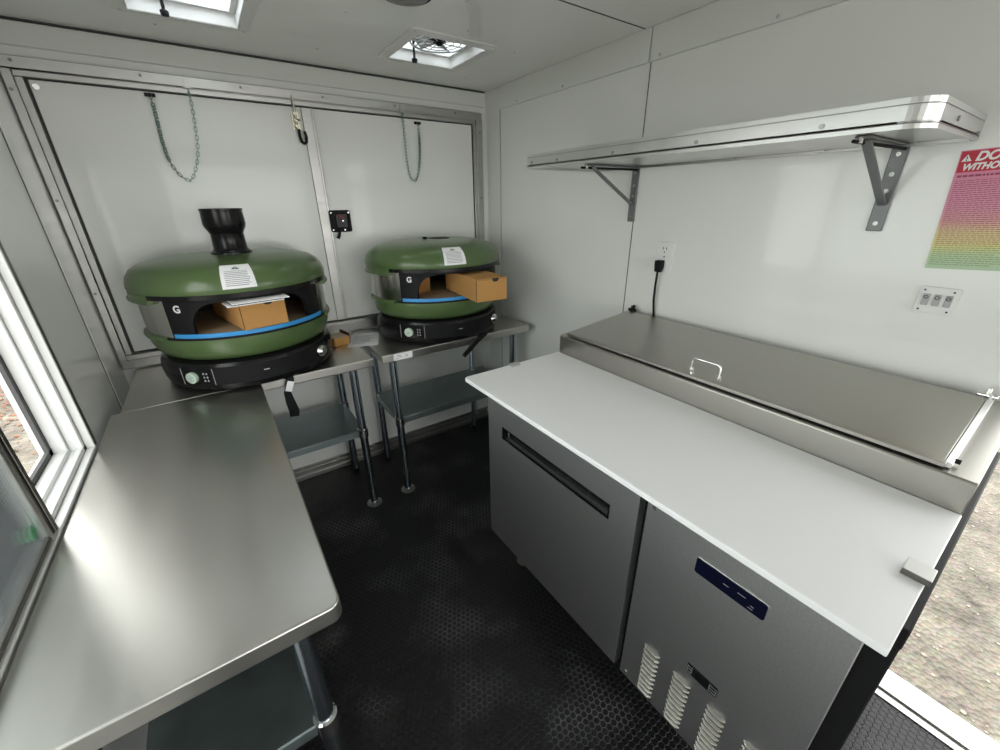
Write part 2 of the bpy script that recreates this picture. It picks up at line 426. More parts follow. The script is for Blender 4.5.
# back door frame
FZ = 2.0
t = MB()
t.box(-0.436, 1.476, YB-0.022, YB, 1.962, FZ).box(-0.436, -0.409, YB-0.022, YB, 0.865, 1.962).box(1.437, 1.476, YB-0.022, YB, 0.865, 1.962)
t.box(-0.409, 1.437, YB-0.015, YB, 1.941, 1.962).box(-0.409, -0.386, YB-0.015, YB, 0.905, 1.941).box(1.418, 1.437, YB-0.015, YB, 0.905, 1.941)
t.box(-0.436, 1.476, YB-0.028, YB, 0.865, 0.905).box(-0.409, 1.437, YB-0.036, YB, 0.905, 0.928)
t = struct(t.build('trim_5', alu, bevel=0.0025), 'aluminium frame around the double back doors', 'trim')
sc = MB()
for x in (-0.40, -0.06, 0.27, 0.60, 0.95, 1.30): sc.cyl((x, YB-0.026, 1.985), (x, YB-0.02, 1.985), 0.005, 10)
for z in (1.9, 1.55, 1.2):
    sc.cyl((-0.425, YB-0.026, z), (-0.425, YB-0.02, z), 0.005, 10); sc.cyl((1.46, YB-0.026, z), (1.46, YB-0.02, z), 0.005, 10)
sc.build('screw', grey_iron, t)
g = MB().box(-0.386, 1.418, YB-0.004, YB+0.001, 0.928, 1.941)
struct(g.build('trim_6', seam_mat), 'dark gap around the back doors', 'trim')
d1 = struct(MB().box(-0.378, 0.497, YB-0.011, YB-0.004, 0.934, 1.936).build('door_1', white_panel, bevel=0.003), 'left white leaf of the double back doors', 'door')
d2 = struct(MB().box(0.549, 1.411, YB-0.011, YB-0.004, 0.934, 1.936).build('door_2', white_panel, bevel=0.003), 'right white leaf of the double back doors', 'door')
a = MB().box(0.497, 0.549, YB-0.016, YB-0.004, 0.934, 1.936).box(0.538, 0.549, YB-0.019, YB-0.016, 0.934, 1.936)
a.build('edge_strip', alu, d2, 0.002)
MB().cyl((-0.362, YB-0.016, 1.915), (-0.362, YB-0.008, 1.915), 0.009, 12).build('screw', chrome, d1)

# door sill and jambs of the side door
t = MB().box(XR+0.0, XR+0.045, DY0, DY1, -0.03, 0.012).box(XR+0.045, XR+0.12, DY0, DY1, -0.05, -0.012).box(XR-0.03, XR, DY0, DY1, 0.0005, 0.004)
struct(t.build('trim_7', alu, bevel=0.003), 'bright aluminium door sill at the right edge of the floor', 'trim')
t = MB().box(XR-0.002, XR+0.075, DY1-0.012, DY1, 0.012, DZ1).box(XR-0.002, XR+0.075, DY0, DY0+0.012, 0.012, DZ1).box(XR-0.002, XR+0.075, DY0, DY1, DZ1-0.012, DZ1)
struct(t.build('trim_8', alu, bevel=0.002), 'aluminium lining of the side door opening', 'trim')

# serving window
w = struct(thing('window_1', 'white framed sliding serving window in the left wall', 'window', (XL, 0.8, 0.865)))
fx = -0.418
b = MB()
b.box(-0.440, fx, WY1-0.004, WY1+0.02, 0.865, WZ1+0.03).box(-0.440, fx, WY0-0.03, WY0, 0.865, WZ1+0.03).box(-0.440, fx, WY0, WY1, WZ1, WZ1+0.03)
b.build('outer_frame', dark_alu, w, 0.002)
b = MB()
def ring(x0, x1, i, zo=0.0):     # rectangular ring set i inside the opening
    y0, y1, z0, z1 = WY0, WY1, 0.863, WZ1
    b.box(x0, x1, y1-i-0.012, y1-0.004, z0, z1).box(x0, x1, y0, y0+i+0.012, z0, z1).box(x0, x1, y0, y1, z0, z0+0.008+i*0.9).box(x0, x1, y0, y1, z1-0.012-i, z1)
ring(-0.436, fx+0.001, 0.0); ring(-0.452, -0.437, 0.014); ring(-0.468, -0.452, 0.006); ring(-0.498, -0.468, 0.018)
ring(-0.523, -0.509, 0.024)
b.build('window_frame', white_vinyl, w, 0.002)
b = MB(); ring(-0.508, -0.499, 0.034); b.build('gasket', gasket, w)
# fixed outer sash and inner sliding sash
SY = 1.120
b = MB().box(-0.437, -0.423, SY-0.012, SY+0.020, 0.874, WZ1-0.014).box(-0.4225, -0.419, SY-0.004, SY+0.010, 0.874, WZ1-0.014)
b.build('sash_stile', dark_alu, w, 0.002)
b = MB().box(-0.441, -0.423, SY-0.030, SY-0.013, 0.874, WZ1-0.014)
b.build('sash_edge', alu_shelf, w, 0.002)
b = MB().box(-0.437, -0.421, WY0+0.013, SY-0.031, 0.8725, 0.884).box(-0.437, -0.421, WY0+0.013, SY-0.031, WZ1-0.03, WZ1-0.014).box(-0.437, -0.423, WY0+0.013, WY0+0.045, 0.884, WZ1-0.03)
b.build('sash_rail', dark_alu, w, 0.002)
MB().box(-0.433, -0.429, WY0+0.045, SY-0.030, 0.884, WZ1-0.03).build('glass_pane', glass, w)
MB().cyl((-0.4345, SY-0.052, 0.916), (-0.4330, SY-0.052, 0.916), 0.017, 20).build('sticker', green_dot, w)
t = MB().cyl((XL, 1.606, 1.36), (XL+0.004, 1.606, 1.36), 0.005, 10).cyl((XL, 1.6, 1.0), (XL+0.004, 1.6, 1.0), 0.005, 10)
t.build('screw', grey_iron, w)
# framed opening added out of view to brighten the interior with skylight
w = struct(thing('added_opening', 'wide unseen opening added behind the camera for daylight', 'window', (0.5, YF, 0.9)))
b = MB().box(FX0, FX0+0.03, YF-0.075, YF+0.005, FZ0, FZ1).box(FX1-0.03, FX1, YF-0.075, YF+0.005, FZ0, FZ1).box(FX0, FX1, YF-0.075, YF+0.005, FZ0, FZ0+0.03).box(FX0, FX1, YF-0.075, YF+0.005, FZ1-0.03, FZ1)
b.build('window_frame', white_vinyl, w, 0.002)

# ground outside
g = MB().box(-14, 14, -14, 14, -0.75, -0.70).build('ground', ground_mat())
struct(g, 'sunlit dry gravel ground outside', 'ground')
b = MB()
for k in range(5200):
    x = -random.uniform(1.3, 5.0); y = random.uniform(3.5, 11.0)
    if random.random() > 0.06 + 0.94*min(1, max(0, (y-5.4)/1.2)): continue
    a = random.uniform(0, 6.28); l = random.uniform(0.03, 0.075); wd = l*random.uniform(0.35, 0.6); z = -0.698+random.uniform(0, 0.012); tl = random.uniform(-0.4, 0.4)
    ca, sa = math.cos(a), math.sin(a)
    pts = [(-l/2, 0, 0), (0, -wd/2, tl*0.02+0.006), (l/2, 0, 0.004), (0, wd/2, -tl*0.02+0.006)]
    v = [b.bm.verts.new((x+p*ca-q*sa, y+p*sa+q*ca, z+r)) for p, q, r in pts]
    b.bm.faces.new(v)
o = b.build('fallen_leaves', leaf_mat, solid=0.0008)
tag(o, 'scattered rust-brown fallen leaves on the ground beyond the window', 'leaves', kind='stuff')
b = MB()
for k in range(1200):
    x = random.uniform(1.75, 4.6); y = random.uniform(-1.6, 2.2); r = random.choice((0.005, 0.006, 0.008, 0.012))*random.uniform(0.7, 1.3)
    b.sphere((x, y, -0.70+r*0.25), r, 0.6, 1)
o = b.build('pebbles', pebble_mat)
tag(o, 'loose pale pebbles strewn over the ground outside the door', 'pebbles', kind='stuff')

# ================================================================== WORK TABLES
def work_table(label, x0, x1, y0, y1, legs, shelf, rounded, group='stainless work tables'):
    t = thing('work_table', label, 'table', ((x0+x1)/2, (y0+y1)/2, 0), 0, group)
    b = MB().prism(rrect(x0, x1, y0, y1, 0.022 if rounded else 0.004, 5, (1, 0, 0, 1)), 'z', TH-0.040, TH)
    b.build('tabletop', ss_top, t, 0.004, seg=3)
    sx0, sx1, sy0, sy1 = shelf
    b = MB().prism(rrect(sx0, sx1, sy0, sy1, 0.004, 2), 'z', 0.467, 0.472)
    b.box(sx0, sx1, sy0, sy0+0.003, 0.435, 0.467).box(sx0, sx1, sy1-0.003, sy1, 0.435, 0.467).box(sx0, sx0+0.003, sy0+0.003, sy1-0.003, 0.435, 0.467).box(sx1-0.003, sx1, sy0+0.003, sy1-0.003, 0.435, 0.467)
    b.build('undershelf', galv, t, 0.0012)
    for (x, y) in legs:
        flanged = y < y0+0.1
        l = MB().cyl((x, y, 0.018), (x, y, TH-0.041), 0.0200, 20).build('leg', tube_mat, t)
        MB().lathe([(0.0203, 0.428), (0.0255, 0.430), (0.0255, 0.476), (0.0203, 0.479)], (x, y), seg=24).build('collar', chrome, l)
        if not flanged:
            MB().lathe([(0.0, 0.0), (0.013, 0.0), (0.018, 0.006), (0.0195, 0.017), (0.0, 0.0178)], (x, y), seg=20).build('foot', black_matt, l)
            continue
        f_ = MB().lathe([(0.0001, 0.0), (0.040, 0.0), (0.040, 0.004), (0.034, 0.006), (0.016, 0.008), (0.0145, 0.020), (0.0001, 0.020)], (x, y), seg=28)
        for k in range(2):
            a = k*math.pi+0.4
            f_.cyl((x+0.029*math.cos(a), y+0.029*math.sin(a), 0.003), (x+0.029*math.cos(a), y+0.029*math.sin(a), 0.0095), 0.005, 10)
        f_.build('foot', alu, l)
    return t
Y0, Y1 = 1.793, 2.284
tl = work_table('stainless work table holding the oven with the black flue', -0.392, 0.514, Y0, Y1,
                [(-0.33, 1.865), (0.429, 1.865), (-0.33, 2.225), (0.435, 2.225)], (-0.336, 0.436, 1.858, 2.232), False)
tr = work_table('stainless work table holding the flueless oven, beside the right wall', 0.556, 1.448, Y0, Y1,
                [(0.627, 1.865), (1.380, 1.865), (0.640, 2.225), (1.300, 2.225)], (0.621, 1.386, 1.858, 2.232), False)
tf = work_table('long stainless work table under the serving window, nearest the camera', -0.417, 0.048, 0.588, 1.7915,
                [(-0.030, 0.665), (-0.352, 0.665), (-0.030, 1.70), (-0.352, 1.70)], (-0.358, -0.024, 0.658, 1.707), True)
b = MB().box(0.612, 0.708, Y0-0.0012, Y0-0.0002, 0.824, 0.857); lb = b.build('sticker', paper, tr); lb['label'] = 'white paper sticker'
b = MB()
for (x, z, w_, h_) in ((0.625, 0.846, 0.022, 0.003), (0.632, 0.838, 0.020, 0.003), (0.622, 0.832, 0.012, 0.0025), (0.672, 0.842, 0.010, 0.004), (0.668, 0.836, 0.018, 0.002)):
    b.box(x, x+w_, Y0-0.0016, Y0-0.0011, z, z+h_)
b.build('print', ink, lb)

# ================================================================== PIZZA OVENS
DOME = [(0.352, 0.380), (0.355, 0.390), (0.353, 0.406), (0.346, 0.428), (0.330, 0.450), (0.303, 0.467), (0.260, 0.480), (0.20, 0.488), (0.12, 0.492), (0.0, 0.494)]
def dome_at(u):                          # u: arc length from the rim upwards
    for i in range(len(DOME)-1):
        (r0, z0), (r1, z1) = DOME[i], DOME[i+1]
        l = math.hypot(r1-r0, z1-z0)
        if u <= l:
            t = u/l; n = Vector((z1-z0, -(r1-r0))).normalized()
            return r0+(r1-r0)*t, z0+(z1-z0)*t, n
        u -= l
    return 0.0, 0.494, Vector((0, 1))
def on_dome(off):
    def fn(s, u):                        # s: sideways metres, u: arc length
        r, z, n = dome_at(u); a = s/0.33
        rr = r+n.x*off
        return (rr*math.sin(a), -rr*math.cos(a), z+n.y*off)
    return fn
def sector(r0, r1, z0, z1, a0, a1, seg=40):
    return MB().lathe([(r0, z0), (r1, z0), (r1, z1), (r0, z1)], a0=a0, a1=a1, seg=seg, closed=True)
def pol(r, a, z): a = math.radians(a); return (r*math.sin(a), -r*math.cos(a), z)
def facing(r, a, z, tilt=0.0):           # frame on the cylinder wall, x right, y up, z out
    a = math.radians(a)
    out = Vector((math.sin(a), -math.cos(a), 0)); up = Vector((0, 0, 1)); right = up.cross(out)
    M = Matrix((right, up, out)).transposed().to_4x4(); M.translation = Vector((r*math.sin(a), -r*math.cos(a), z)); return M
AO, AF = 52.0, 37.0                      # half angles of the fascia and of the mouth
def oven(label, loc, rz, flue, sticker_s, strap):
    t = thing('pizza_oven', label, 'oven', loc, rz, 'green dome pizza ovens')
    kq = (YB-0.013-loc[1])/0.366              # the back is flatter than the front
    def P(mb, name, m, par=t, **k):
        for v in mb.bm.verts:
            if v.co.y > 0: v.co.y *= kq
            if not flue: v.co.x *= 1.03
        return mb.build(name, m, par, local=True, **k)
    # base
    b = MB().lathe([(0.0, 0.006), (0.312, 0.006), (0.322, 0.012), (0.330, 0.036), (0.332, 0.068), (0.330, 0.098), (0.322, 0.115), (0.308, 0.122), (0.0, 0.123)])
    base = P(b, 'base', black_gloss)
    for k in range(4):
        x, y, z = pol(0.25, 45+90*k, 0); P(MB().cyl((x, y, 0.0005), (x, y, 0.0065), 0.03, 20), 'foot', black_matt, base)
    P(sector(0.3307, 0.3330, 0.034, 0.104, -56, 50), 'front_panel', black_matt, base)
    dp = P(sector(0.3330, 0.3345, 0.037, 0.101, -55, -34, 10), 'dial_panel', black_gloss, base)
    for a in (-55.4, -33.6): P(MB().tube([pol(0.3350, a, 0.036), pol(0.3350, a, 0.102)], 0.0012, 6), 'panel_line', grey_plastic, dp)
    p = Vector(pol(0.3345, -47, 0.068)); q = Vector(pol(0.3465, -47, 0.068))
    P(MB().cyl(p, q, 0.0215, 28).tube([q, Vector(pol(0.3480, -47, 0.068))], [0.0215, 0.019], 28), 'dial', dial_white, dp)
    b = MB()
    for k in range(12):
        a = k*math.pi/6; c = Vector(pol(0.3485, -47, 0.068)); F = facing(0.3485, -47, 0.068)
        b.sphere(F @ Vector((0.0125*math.cos(a), 0.0125*math.sin(a), 0)), 0.0016, 1, 1)
    F = facing(0.3482, -47, 0.068)
    for (u, w_) in ((0.003, 0.012), (-0.001, 0.015), (-0.005, 0.010)):
        v = [F @ Vector(c) for c in ((-w_/2, u, 0), (w_/2, u, 0), (w_/2, u+0.0018, 0), (-w_/2, u+0.0018, 0))]
        b.bm.faces.new([b.bm.verts.new(c) for c in v])
    P(b, 'print', ink, dp)
    b = MB()
    for dz in (-0.014, 0.0, 0.014):
        for da in (-39.5, -37.5): b.sphere(pol(0.3350, da, 0.068+dz), 0.0035, 1.4, 1)
    P(b, 'indicator', grey_plastic, dp)
    p, q = Vector(pol(0.3325, 41, 0.072)), Vector(pol(0.3535, 41, 0.072))
    k_ = P(MB().tube([p, p.lerp(q, 0.25), p.lerp(q, 0.8), q], [0.0260, 0.0255, 0.0225, 0.018], 24), 'knob', silver_knob, base)
    P(MB().tube([Vector(pol(0.3315, 41, 0.072)), Vector(pol(0.3340, 41, 0.072))], 0.030, 28), 'knob_ring', black_gloss, base)
    P(sector(0.3330, 0.3338, 0.071, 0.0735, -4, -0.5, 4), 'mark', white_print, base)
    # lower shell
    b = MB().lathe([(0.0, 0.124), (0.290, 0.124), (0.312, 0.132), (0.327, 0.152), (0.335, 0.178), (0.338, 0.200), (0.338, 0.214), (0.320, 0.218), (0.0, 0.218)])
    b.lathe([(0.330, 0.205), (0.346, 0.207), (0.349, 0.214), (0.346, 0.224), (0.330, 0.226)], a0=AO+5, a1=360-AO-5, closed=True)
    P(b, 'lower_shell', green)
    P(sector(0.318, 0.340, 0.2145, 0.2225, -AO-4, AO+4), 'lower_lip', black_matt)
    P(sector(0.3335, 0.3365, 0.2225, 0.362, AO-1, 360-AO+1, 80), 'side_band', band_steel)
    # mouth fascia with arched opening, extruded in r
    b = MB()
    def arch(a):
        k = min(1.0, abs(a)/AF)
        return 0.224 if abs(a) >= AF else 0.226+0.126*max(0.0, 1-k**5)**(1/2.4)
    n = 104; g = []
    for i in range(n+1):
        a = -AO+2*AO*i/n; z0 = arch(a)
        g.append([b.bm.verts.new(pol(r, a, z)) for r, z in ((0.317, z0), (0.3315, z0), (0.3315, 0.364), (0.317, 0.364))])
    for i in range(n):
        for k in range(4): b.bm.faces.new((g[i][k], g[i+1][k], g[i+1][(k+1) % 4], g[i][(k+1) % 4]))
    b.bm.faces.new(g[0]); b.bm.faces.new(g[-1][::-1])
    fa = P(b, 'fascia', black_matt)
    text('lettering', 'G', 0.036, white_print, fa, facing(0.3320 if flue else 0.3392, -43.5, 0.318), 0.0004, 0, 0.0012, 'CENTER')
    P(sector(0.3325, 0.3375, 0.2230, 0.2385, -50, 51), 'blue_film', blue)
    P(sector(0.298, 0.314, 0.233, 0.372, AF+3, 360-AF-3, 60), 'chamber_wall', cavity)
    P(MB().lathe([(0.0, 0.372), (0.3325, 0.372), (0.3325, 0.366), (0.0, 0.366)]), 'chamber_roof', cavity)
    P(MB().lathe([(0.0, 0.219), (0.3155, 0.219), (0.3155, 0.232), (0.0, 0.232)]), 'stone_floor', stone)
    # lid dome
    dm = P(MB().lathe([(0.335, 0.378)]+DOME, seg=96), 'dome', green)
    P(sector(0.333, 0.3535, 0.3635, 0.3795, -AO-6, AO+6, 60), 'upper_lip', black_gloss)
    b = MB().lathe([(0.337, 0.346), (0.356, 0.346), (0.3605, 0.350), (0.3605, 0.357), (0.354, 0.361), (0.3535, 0.379), (0.337, 0.379)], a0=AO+6, a1=360-AO-6, closed=True)
    P(b, 'rim_skirt', green)
    if flue:
        c = (0.006, -0.065)
        b = MB().lathe([(0.0, 0.486), (0.072, 0.486), (0.072, 0.497), (0.064, 0.503), (0.059, 0.512), (0.057, 0.565), (0.060, 0.572), (0.070, 0.590), (0.073, 0.602), (0.071, 0.648), (0.073, 0.650), (0.073, 0.657), (0.066, 0.657), (0.062, 0.60), (0.0, 0.55)], c, seg=40)
        P(b, 'flue', black_gloss)
    else:
        c = (0.03, -0.02)
        P(MB().lathe([(0.0, 0.496), (0.056, 0.496), (0.058, 0.4935), (0.058, 0.490)], c, seg=40), 'flue_hole', black_matt)
        P(MB().cyl((-0.045, -0.02, 0.490), (-0.045, -0.02, 0.503), 0.012, 16), 'latch', black_matt)
    # instruction sticker curved over the dome
    s0 = sticker_s; w_ = 0.100; u0, u1 = 0.016, 0.118
    st = P(MB().patch(on_dome(0.0012), s0-w_/2, s0+w_/2, u0, u1, 14, 14), 'sticker', paper)
    b = MB(); fn = on_dome(0.0018)
    for k in range(9):
        u = u0+0.010+k*0.0066; e = 0.012+0.010*random.random()
        b.patch(fn, s0-w_/2+0.012, s0+w_/2-e, u, u+0.0022, 10, 1)
    P(b, 'print', ink, st)
    b = MB()
    def tri(s, v):
        k = 1-v; return fn(s0+s*(0.014*k), 0.090+0.0155*v)
    b.patch(tri, -1, 1, 0, 0.8, 6, 4)
    P(b, 'warning_mark', black_ink, st)
    b = MB(); fn2 = on_dome(0.0023)
    b.patch(lambda s, v: fn2(s0+s*0.005*(1-v), 0.0935+0.006*v), -1, 1, 0, 0.8, 3, 2)
    P(b, 'warning_mark_centre', paper, st)
    # supply lead with its tag hanging over the table edge
    inv = world_of(t).inverted()
    pts = [inv @ Vector(p) for p in strap]
    b = MB(); prev = None
    wd = [0.014]*len(pts); wd[-3:] = [0.018, 0.020, 0.018] if flue else [0.011, 0.012, 0.011]
    def ribbon(pts, wd, th):
        P3 = []
        for i in range(len(pts)-1):
            for k in range(4):
                tt = k/4; P3.append((pts[i].lerp(pts[i+1], tt), wd[i]*(1-tt)+wd[i+1]*tt))
        P3.append((pts[-1], wd[-1])); rows = []
        for i, (p, w2) in enumerate(P3):
            d = (P3[min(i+1, len(P3)-1)][0]-P3[max(i-1, 0)][0]).normalized()
            side = d.cross(Vector((0, -1, 0.35))).normalized(); nn = side.cross(d)
            rows.append([b.bm.verts.new(p+side*sx*w2+nn*sy*th) for sx, sy in ((-1, -0.6), (-0.6, -1), (0.6, -1), (1, -0.6), (1, 0.6), (0.6, 1), (-0.6, 1), (-1, 0.6))])
        for i in range(len(rows)-1):
            for k in range(8): b.bm.faces.new((rows[i][k], rows[i][(k+1) % 8], rows[i+1][(k+1) % 8], rows[i+1][k]))
        b.bm.faces.new(rows[0][::-1]); b.bm.faces.new(rows[-1])
    ribbon(pts, wd, 0.0045)
    sp = P(b, 'strap', black_matt)
    if flue:
        b = MB()
        p, q = pts[3], pts[4]; d = (q-p).normalized(); side = d.cross(Vector((0, -1, 0))).normalized(); nn = side.cross(d)
        if nn.y > 0: nn = -nn
        c = p.lerp(q, 0.35)+nn*0.006
        v = [c+side*a_*0.013+d*b_*0.022+nn*h for h in (0, 0.0012) for a_, b_ in ((-1, -1), (1, -1), (1, 1), (-1, 1))]
        b.hexa(v); P(b, 'strap_tag', paper, sp)
        # loose lead coil in front of the base
        b = MB()
        lead = [(-0.02, -0.20, 0.012), (-0.01, -0.275, 0.010), (0.035, -0.293, 0.010), (0.07, -0.280, 0.010), (0.10, -0.22, 0.012)]
        b.tube(lead, 0.006, 10); P(b, 'lead', black_matt)
    return t
OL = (0.062, 2.070, TH); OR = (1.000, 2.088, TH)
oven('green dome pizza oven with a tall black flue, on the left table', OL, 5, True, -0.03,
     [(0.075, 1.840, 0.868), (0.135, 1.795, 0.868), (0.155, 1.780, 0.862), (0.150, 1.773, 0.842), (0.131, 1.768, 0.80), (0.134, 1.767, 0.755), (0.140, 1.766, 0.712), (0.136, 1.766, 0.688)])
oven('green dome pizza oven without a flue, in the corner by the right wall', OR, -3, False, -0.03,
     [(1.215, 1.880, 0.880), (1.175, 1.830, 0.872), (1.125, 1.785, 0.868), (1.075, 1.776, 0.840), (1.020, 1.772, 0.800), (0.985, 1.772, 0.772)])

def carton(label, loc, rz, w_, l_, h_):
    t = thing('cardboard_box', label, 'box', loc, rz, 'brown cartons in the ovens')
    b = MB().box(0, w_, 0, l_, 0, h_)
    b.build('carton', card, t, 0.0015, local=True)
    b = MB()
    n = 10; c0 = w_*0.62; r = 0.017
    pts = [(c0-r, h_+0.0003)]+[(c0-r*math.cos(math.pi*k/n), h_-0.004-(r*0.75)*math.sin(math.pi*k/n)) for k in range(n+1)]+[(c0+r, h_+0.0003)]
    b.prism(pts, 'y', -0.0008, 0.002)
    b.build('thumb_hole', black_ink, t, local=True)
    b = MB().box(-0.0008, 0.0012, -0.0010, 0.0010, 0.004, h_-0.004).box(0.003, w_-0.003, -0.0007, 0.0005, h_-0.0045, h_-0.0035)
    b.build('seam', card_dark, t, local=True)
    return t
carton('brown cardboard box inside the mouth of the left oven with the flue', (0.040, 1.715, TH+0.241), 13, 0.158, 0.37, 0.098)
carton('brown cardboard box sticking far out of the right oven', (0.960, 1.577, TH+0.241), -6.5, 0.160, 0.385, 0.104)
# curved cardboard insert standing inside the right oven
ci = thing('cardboard_insert', 'upright brown cardboard piece at the left inside the right oven', 'cardboard', (0.86, 1.98, TH+0.2325), 20)
MB().box(-0.035, 0.075, -0.002, 0.002, 0.0, 0.105).build('panel', card, ci, local=True)
MB().box(-0.037, -0.033, -0.002, 0.09, 0.0, 0.105).build('flap', card, ci, local=True)
# leaflet over the left carton
lf = thing('leaflet', 'white folded leaflet lying on the box in the left oven', 'leaflet', (0.10, 1.72, TH+0.3395), 8)
def sheet(x0, x1, y0, y1, z, t_=0.0012): return MB().box(x0, x1, y0, y1, z, z+t_)
sheet(-0.10, 0.085, -0.035, 0.060, 0.0008, 0.0035).build('sheet', paper, lf, local=True)
sheet(-0.085, 0.103, -0.040, 0.050, 0.0085, 0.003).build('sheet', paper, lf, local=True)
MB().box(-0.085, 0.08, -0.030, 0.05, 0.0043, 0.0083).build('black_filler', black_matt, lf, local=True)  # black slab filling the gap between the two white sheets
# sheet of paper across both tables
ps = thing('paper_sheet', 'white printed sheet lying between the two ovens', 'paper', (0.565, 2.10, TH+0.0006), 0)
b = MB()
q = [(0.458, 2.020), (0.600, 1.972), (0.678, 2.185), (0.545, 2.240)]
b.hexa([(x, y, TH+0.0008) for x, y in q]+[(x, y, TH+0.0022) for x, y in q]); b.build('sheet', paper, ps)
b = MB()
for k in range(7):
    def L(u, v): 
        p0 = Vector(q[0]).lerp(Vector(q[3]), v); p1 = Vector(q[1]).lerp(Vector(q[2]), v); p = p0.lerp(p1, u); return (p.x, p.y, TH+0.0025)
    b.patch(L, 0.12, 0.5+0.35*random.random(), 0.2+0.09*k, 0.22+0.09*k, 3, 1)
b.build('print', ink, ps)
# small carton block
cb = thing('cardboard_block', 'small open brown cardboard block behind the left oven knob', 'cardboard', (0.450, 2.115, TH+0.0008), 12)
b = MB().box(-0.050, 0.030, -0.045, 0.055, 0, 0.042)
b.build('block', card, cb, 0.002, local=True)
MB().box(0.0305, 0.0325, -0.046, 0.056, 0.002, 0.058).build('flap', card_dark, cb, local=True)
MB().box(-0.047, 0.027, -0.042, 0.052, 0.0422, 0.0432).build('top_paper', mat('buff paper', (0.62, 0.52, 0.38), 0.8), cb, local=True)

# ================================================================== PIZZA PREP REFRIGERATOR
FX, FY0, FY1 = 0.735, -0.019, 1.150
fr = thing('prep_refrigerator', 'stainless refrigerated prep counter along the right wall', 'refrigerator', (1.12, 0.57, 0))
b = MB().box(FX+0.029, XR-0.012, FY0, FY1, 0.185, 0.900).box(FX-0.02, XR-0.012, FY0, FY1, 0.900, 0.9425)
b.build('cabinet', black_matt, fr, 0.003)
# left door with recessed grip
dy0, dy1, dz0, dz1 = 0.459, 1.148, 0.205, 0.893
hy0, hy1, hz0, hz1 = 0.545, 1.055, 0.718, 0.768
b = MB()
b.box(FX, FX+0.027, dy0, dy1, dz0, hz0).box(FX, FX+0.027, dy0, dy1, hz1, dz1).box(FX, FX+0.027, dy0, hy0, hz0, hz1).box(FX, FX+0.027, hy1, dy1, hz0, hz1)
dr = b.build('door', ss_cab, fr)
b = MB().box(FX+0.022, FX+0.0272, hy0, hy1, hz0, hz1).box(FX-0.0015, FX+0.004, hy0, hy1, hz1-0.006, hz1).box(FX-0.0015, FX+0.004, hy0, hy1, hz0, hz0+0.004).box(FX-0.0015, FX+0.022, hy1-0.005, hy1, hz0, hz1).box(FX-0.0015, FX+0.022, hy0, hy0+0.005, hz0, hz1)
b.build('handle', black_gloss, dr)
MB().cyl((FX+0.012, hy1-0.022, hz0+0.008), (FX+0.012, hy1-0.022, hz1-0.010), 0.0035, 10).build('grip_end', chrome, dr)
# right service panel
b = MB().box(FX, FX+0.026, 0.018, 0.437, dz0, dz1)
pn = b.build('service_panel', ss_cab, fr, 0.0015)
bd = MB().prism(rrect(0.150, 0.297, 0.757, 0.800, 0.006, 4), 'x', FX-0.003, FX-0.0002).build('badge', navy, pn, 0.001)
b = MB()
for (y, z, w_) in ((0.205, 0.782, 0.016), (0.178, 0.772, 0.007), (0.182, 0.765, 0.010), (0.235, 0.779, 0.012)):
    b.box(FX-0.0035, FX-0.0028, y-w_, y, z, z+0.0016)
b.build('print', ink, bd)
b = MB().prism([(p, q_) for p, q_ in rrect(0.1495, 0.2975, 0.7565, 0.8005, 0.006, 4)], 'x', FX-0.0015, FX-0.0001)
b.build('badge_rim', chrome, pn)
ds = MB().prism(rrect(0.184, 0.260, 0.450, 0.482, 0.003, 3), 'x', FX-0.003, FX-0.0002).build('display', black_gloss, pn, 0.0006)
for (ya, yb) in ((0.186, 0.203), (0.246, 0.258)):
    b = MB()
    for k in range(3):
        z = 0.456+0.009*k
        b.box(FX-0.0035, FX-0.0028, ya, yb-0.001, z, z+0.0012)
    b.box(FX-0.0035, FX-0.0028, ya-0.0, ya+0.0008, 0.454, 0.478).box(FX-0.0035, FX-0.0028, yb-0.0008, yb, 0.454, 0.478)
    b.build('buttons', grey_plastic, ds)
for (ya, yb) in ((0.327, 0.376), (0.239, 0.288), (0.151, 0.197), (0.063, 0.110)):
    b = MB(); b2 = MB()
    for k in range(10):
        z = 0.218+0.0195*k
        n = 8
        prof = [(0.0, 0.0), (-0.004, 0.0015), (-0.0075, 0.005), (-0.008, 0.009), (-0.004, 0.0115), (0.0, 0.013)]
        g = []
        for i, sc_ in enumerate((0.15, 0.75, 1, 1, 0.75, 0.15)):
            y = ya+(yb-ya)*(0, 0.08, 0.2, 0.8, 0.92, 1)[i]
            g.append([b.bm.verts.new((FX-0.0003+p*sc_, y, z+q_)) for p, q_ in prof])
        for i in range(5):
            for k2 in range(5): b.bm.faces.new((g[i][k2], g[i+1][k2], g[i+1][k2+1], g[i][k2+1]))
        b2.box(FX-0.0009, FX-0.0001, ya+0.002, yb-0.002, z-0.0035, z+0.0005)
    lv = b.build('louvre', ss_lid, pn)
    b2.build('slot', black_matt, lv)
screws([(FX-0.003, y, z) for (y, z) in ((0.416, 0.852), (0.418, 0.225), (0.03, 0.225))], alu, pn, 0.006, 'x', 0.004)
for (x, y) in ((0.865, 1.075), (0.865, 0.06), (1.44, 1.085), (1.44, 0.06)):
    l = MB().cyl((x, y, 0.010), (x, y, 0.186), 0.017, 18).tube([(x, y, 0.13), (x, y, 0.1855)], 0.024, 18).build('leg', alu, fr)
    MB().lathe([(0.0, 0.0), (0.034, 0.0), (0.034, 0.004), (0.028, 0.008), (0.018, 0.012), (0.0, 0.012)], (x, y), seg=26).build('foot', dark_alu, l)
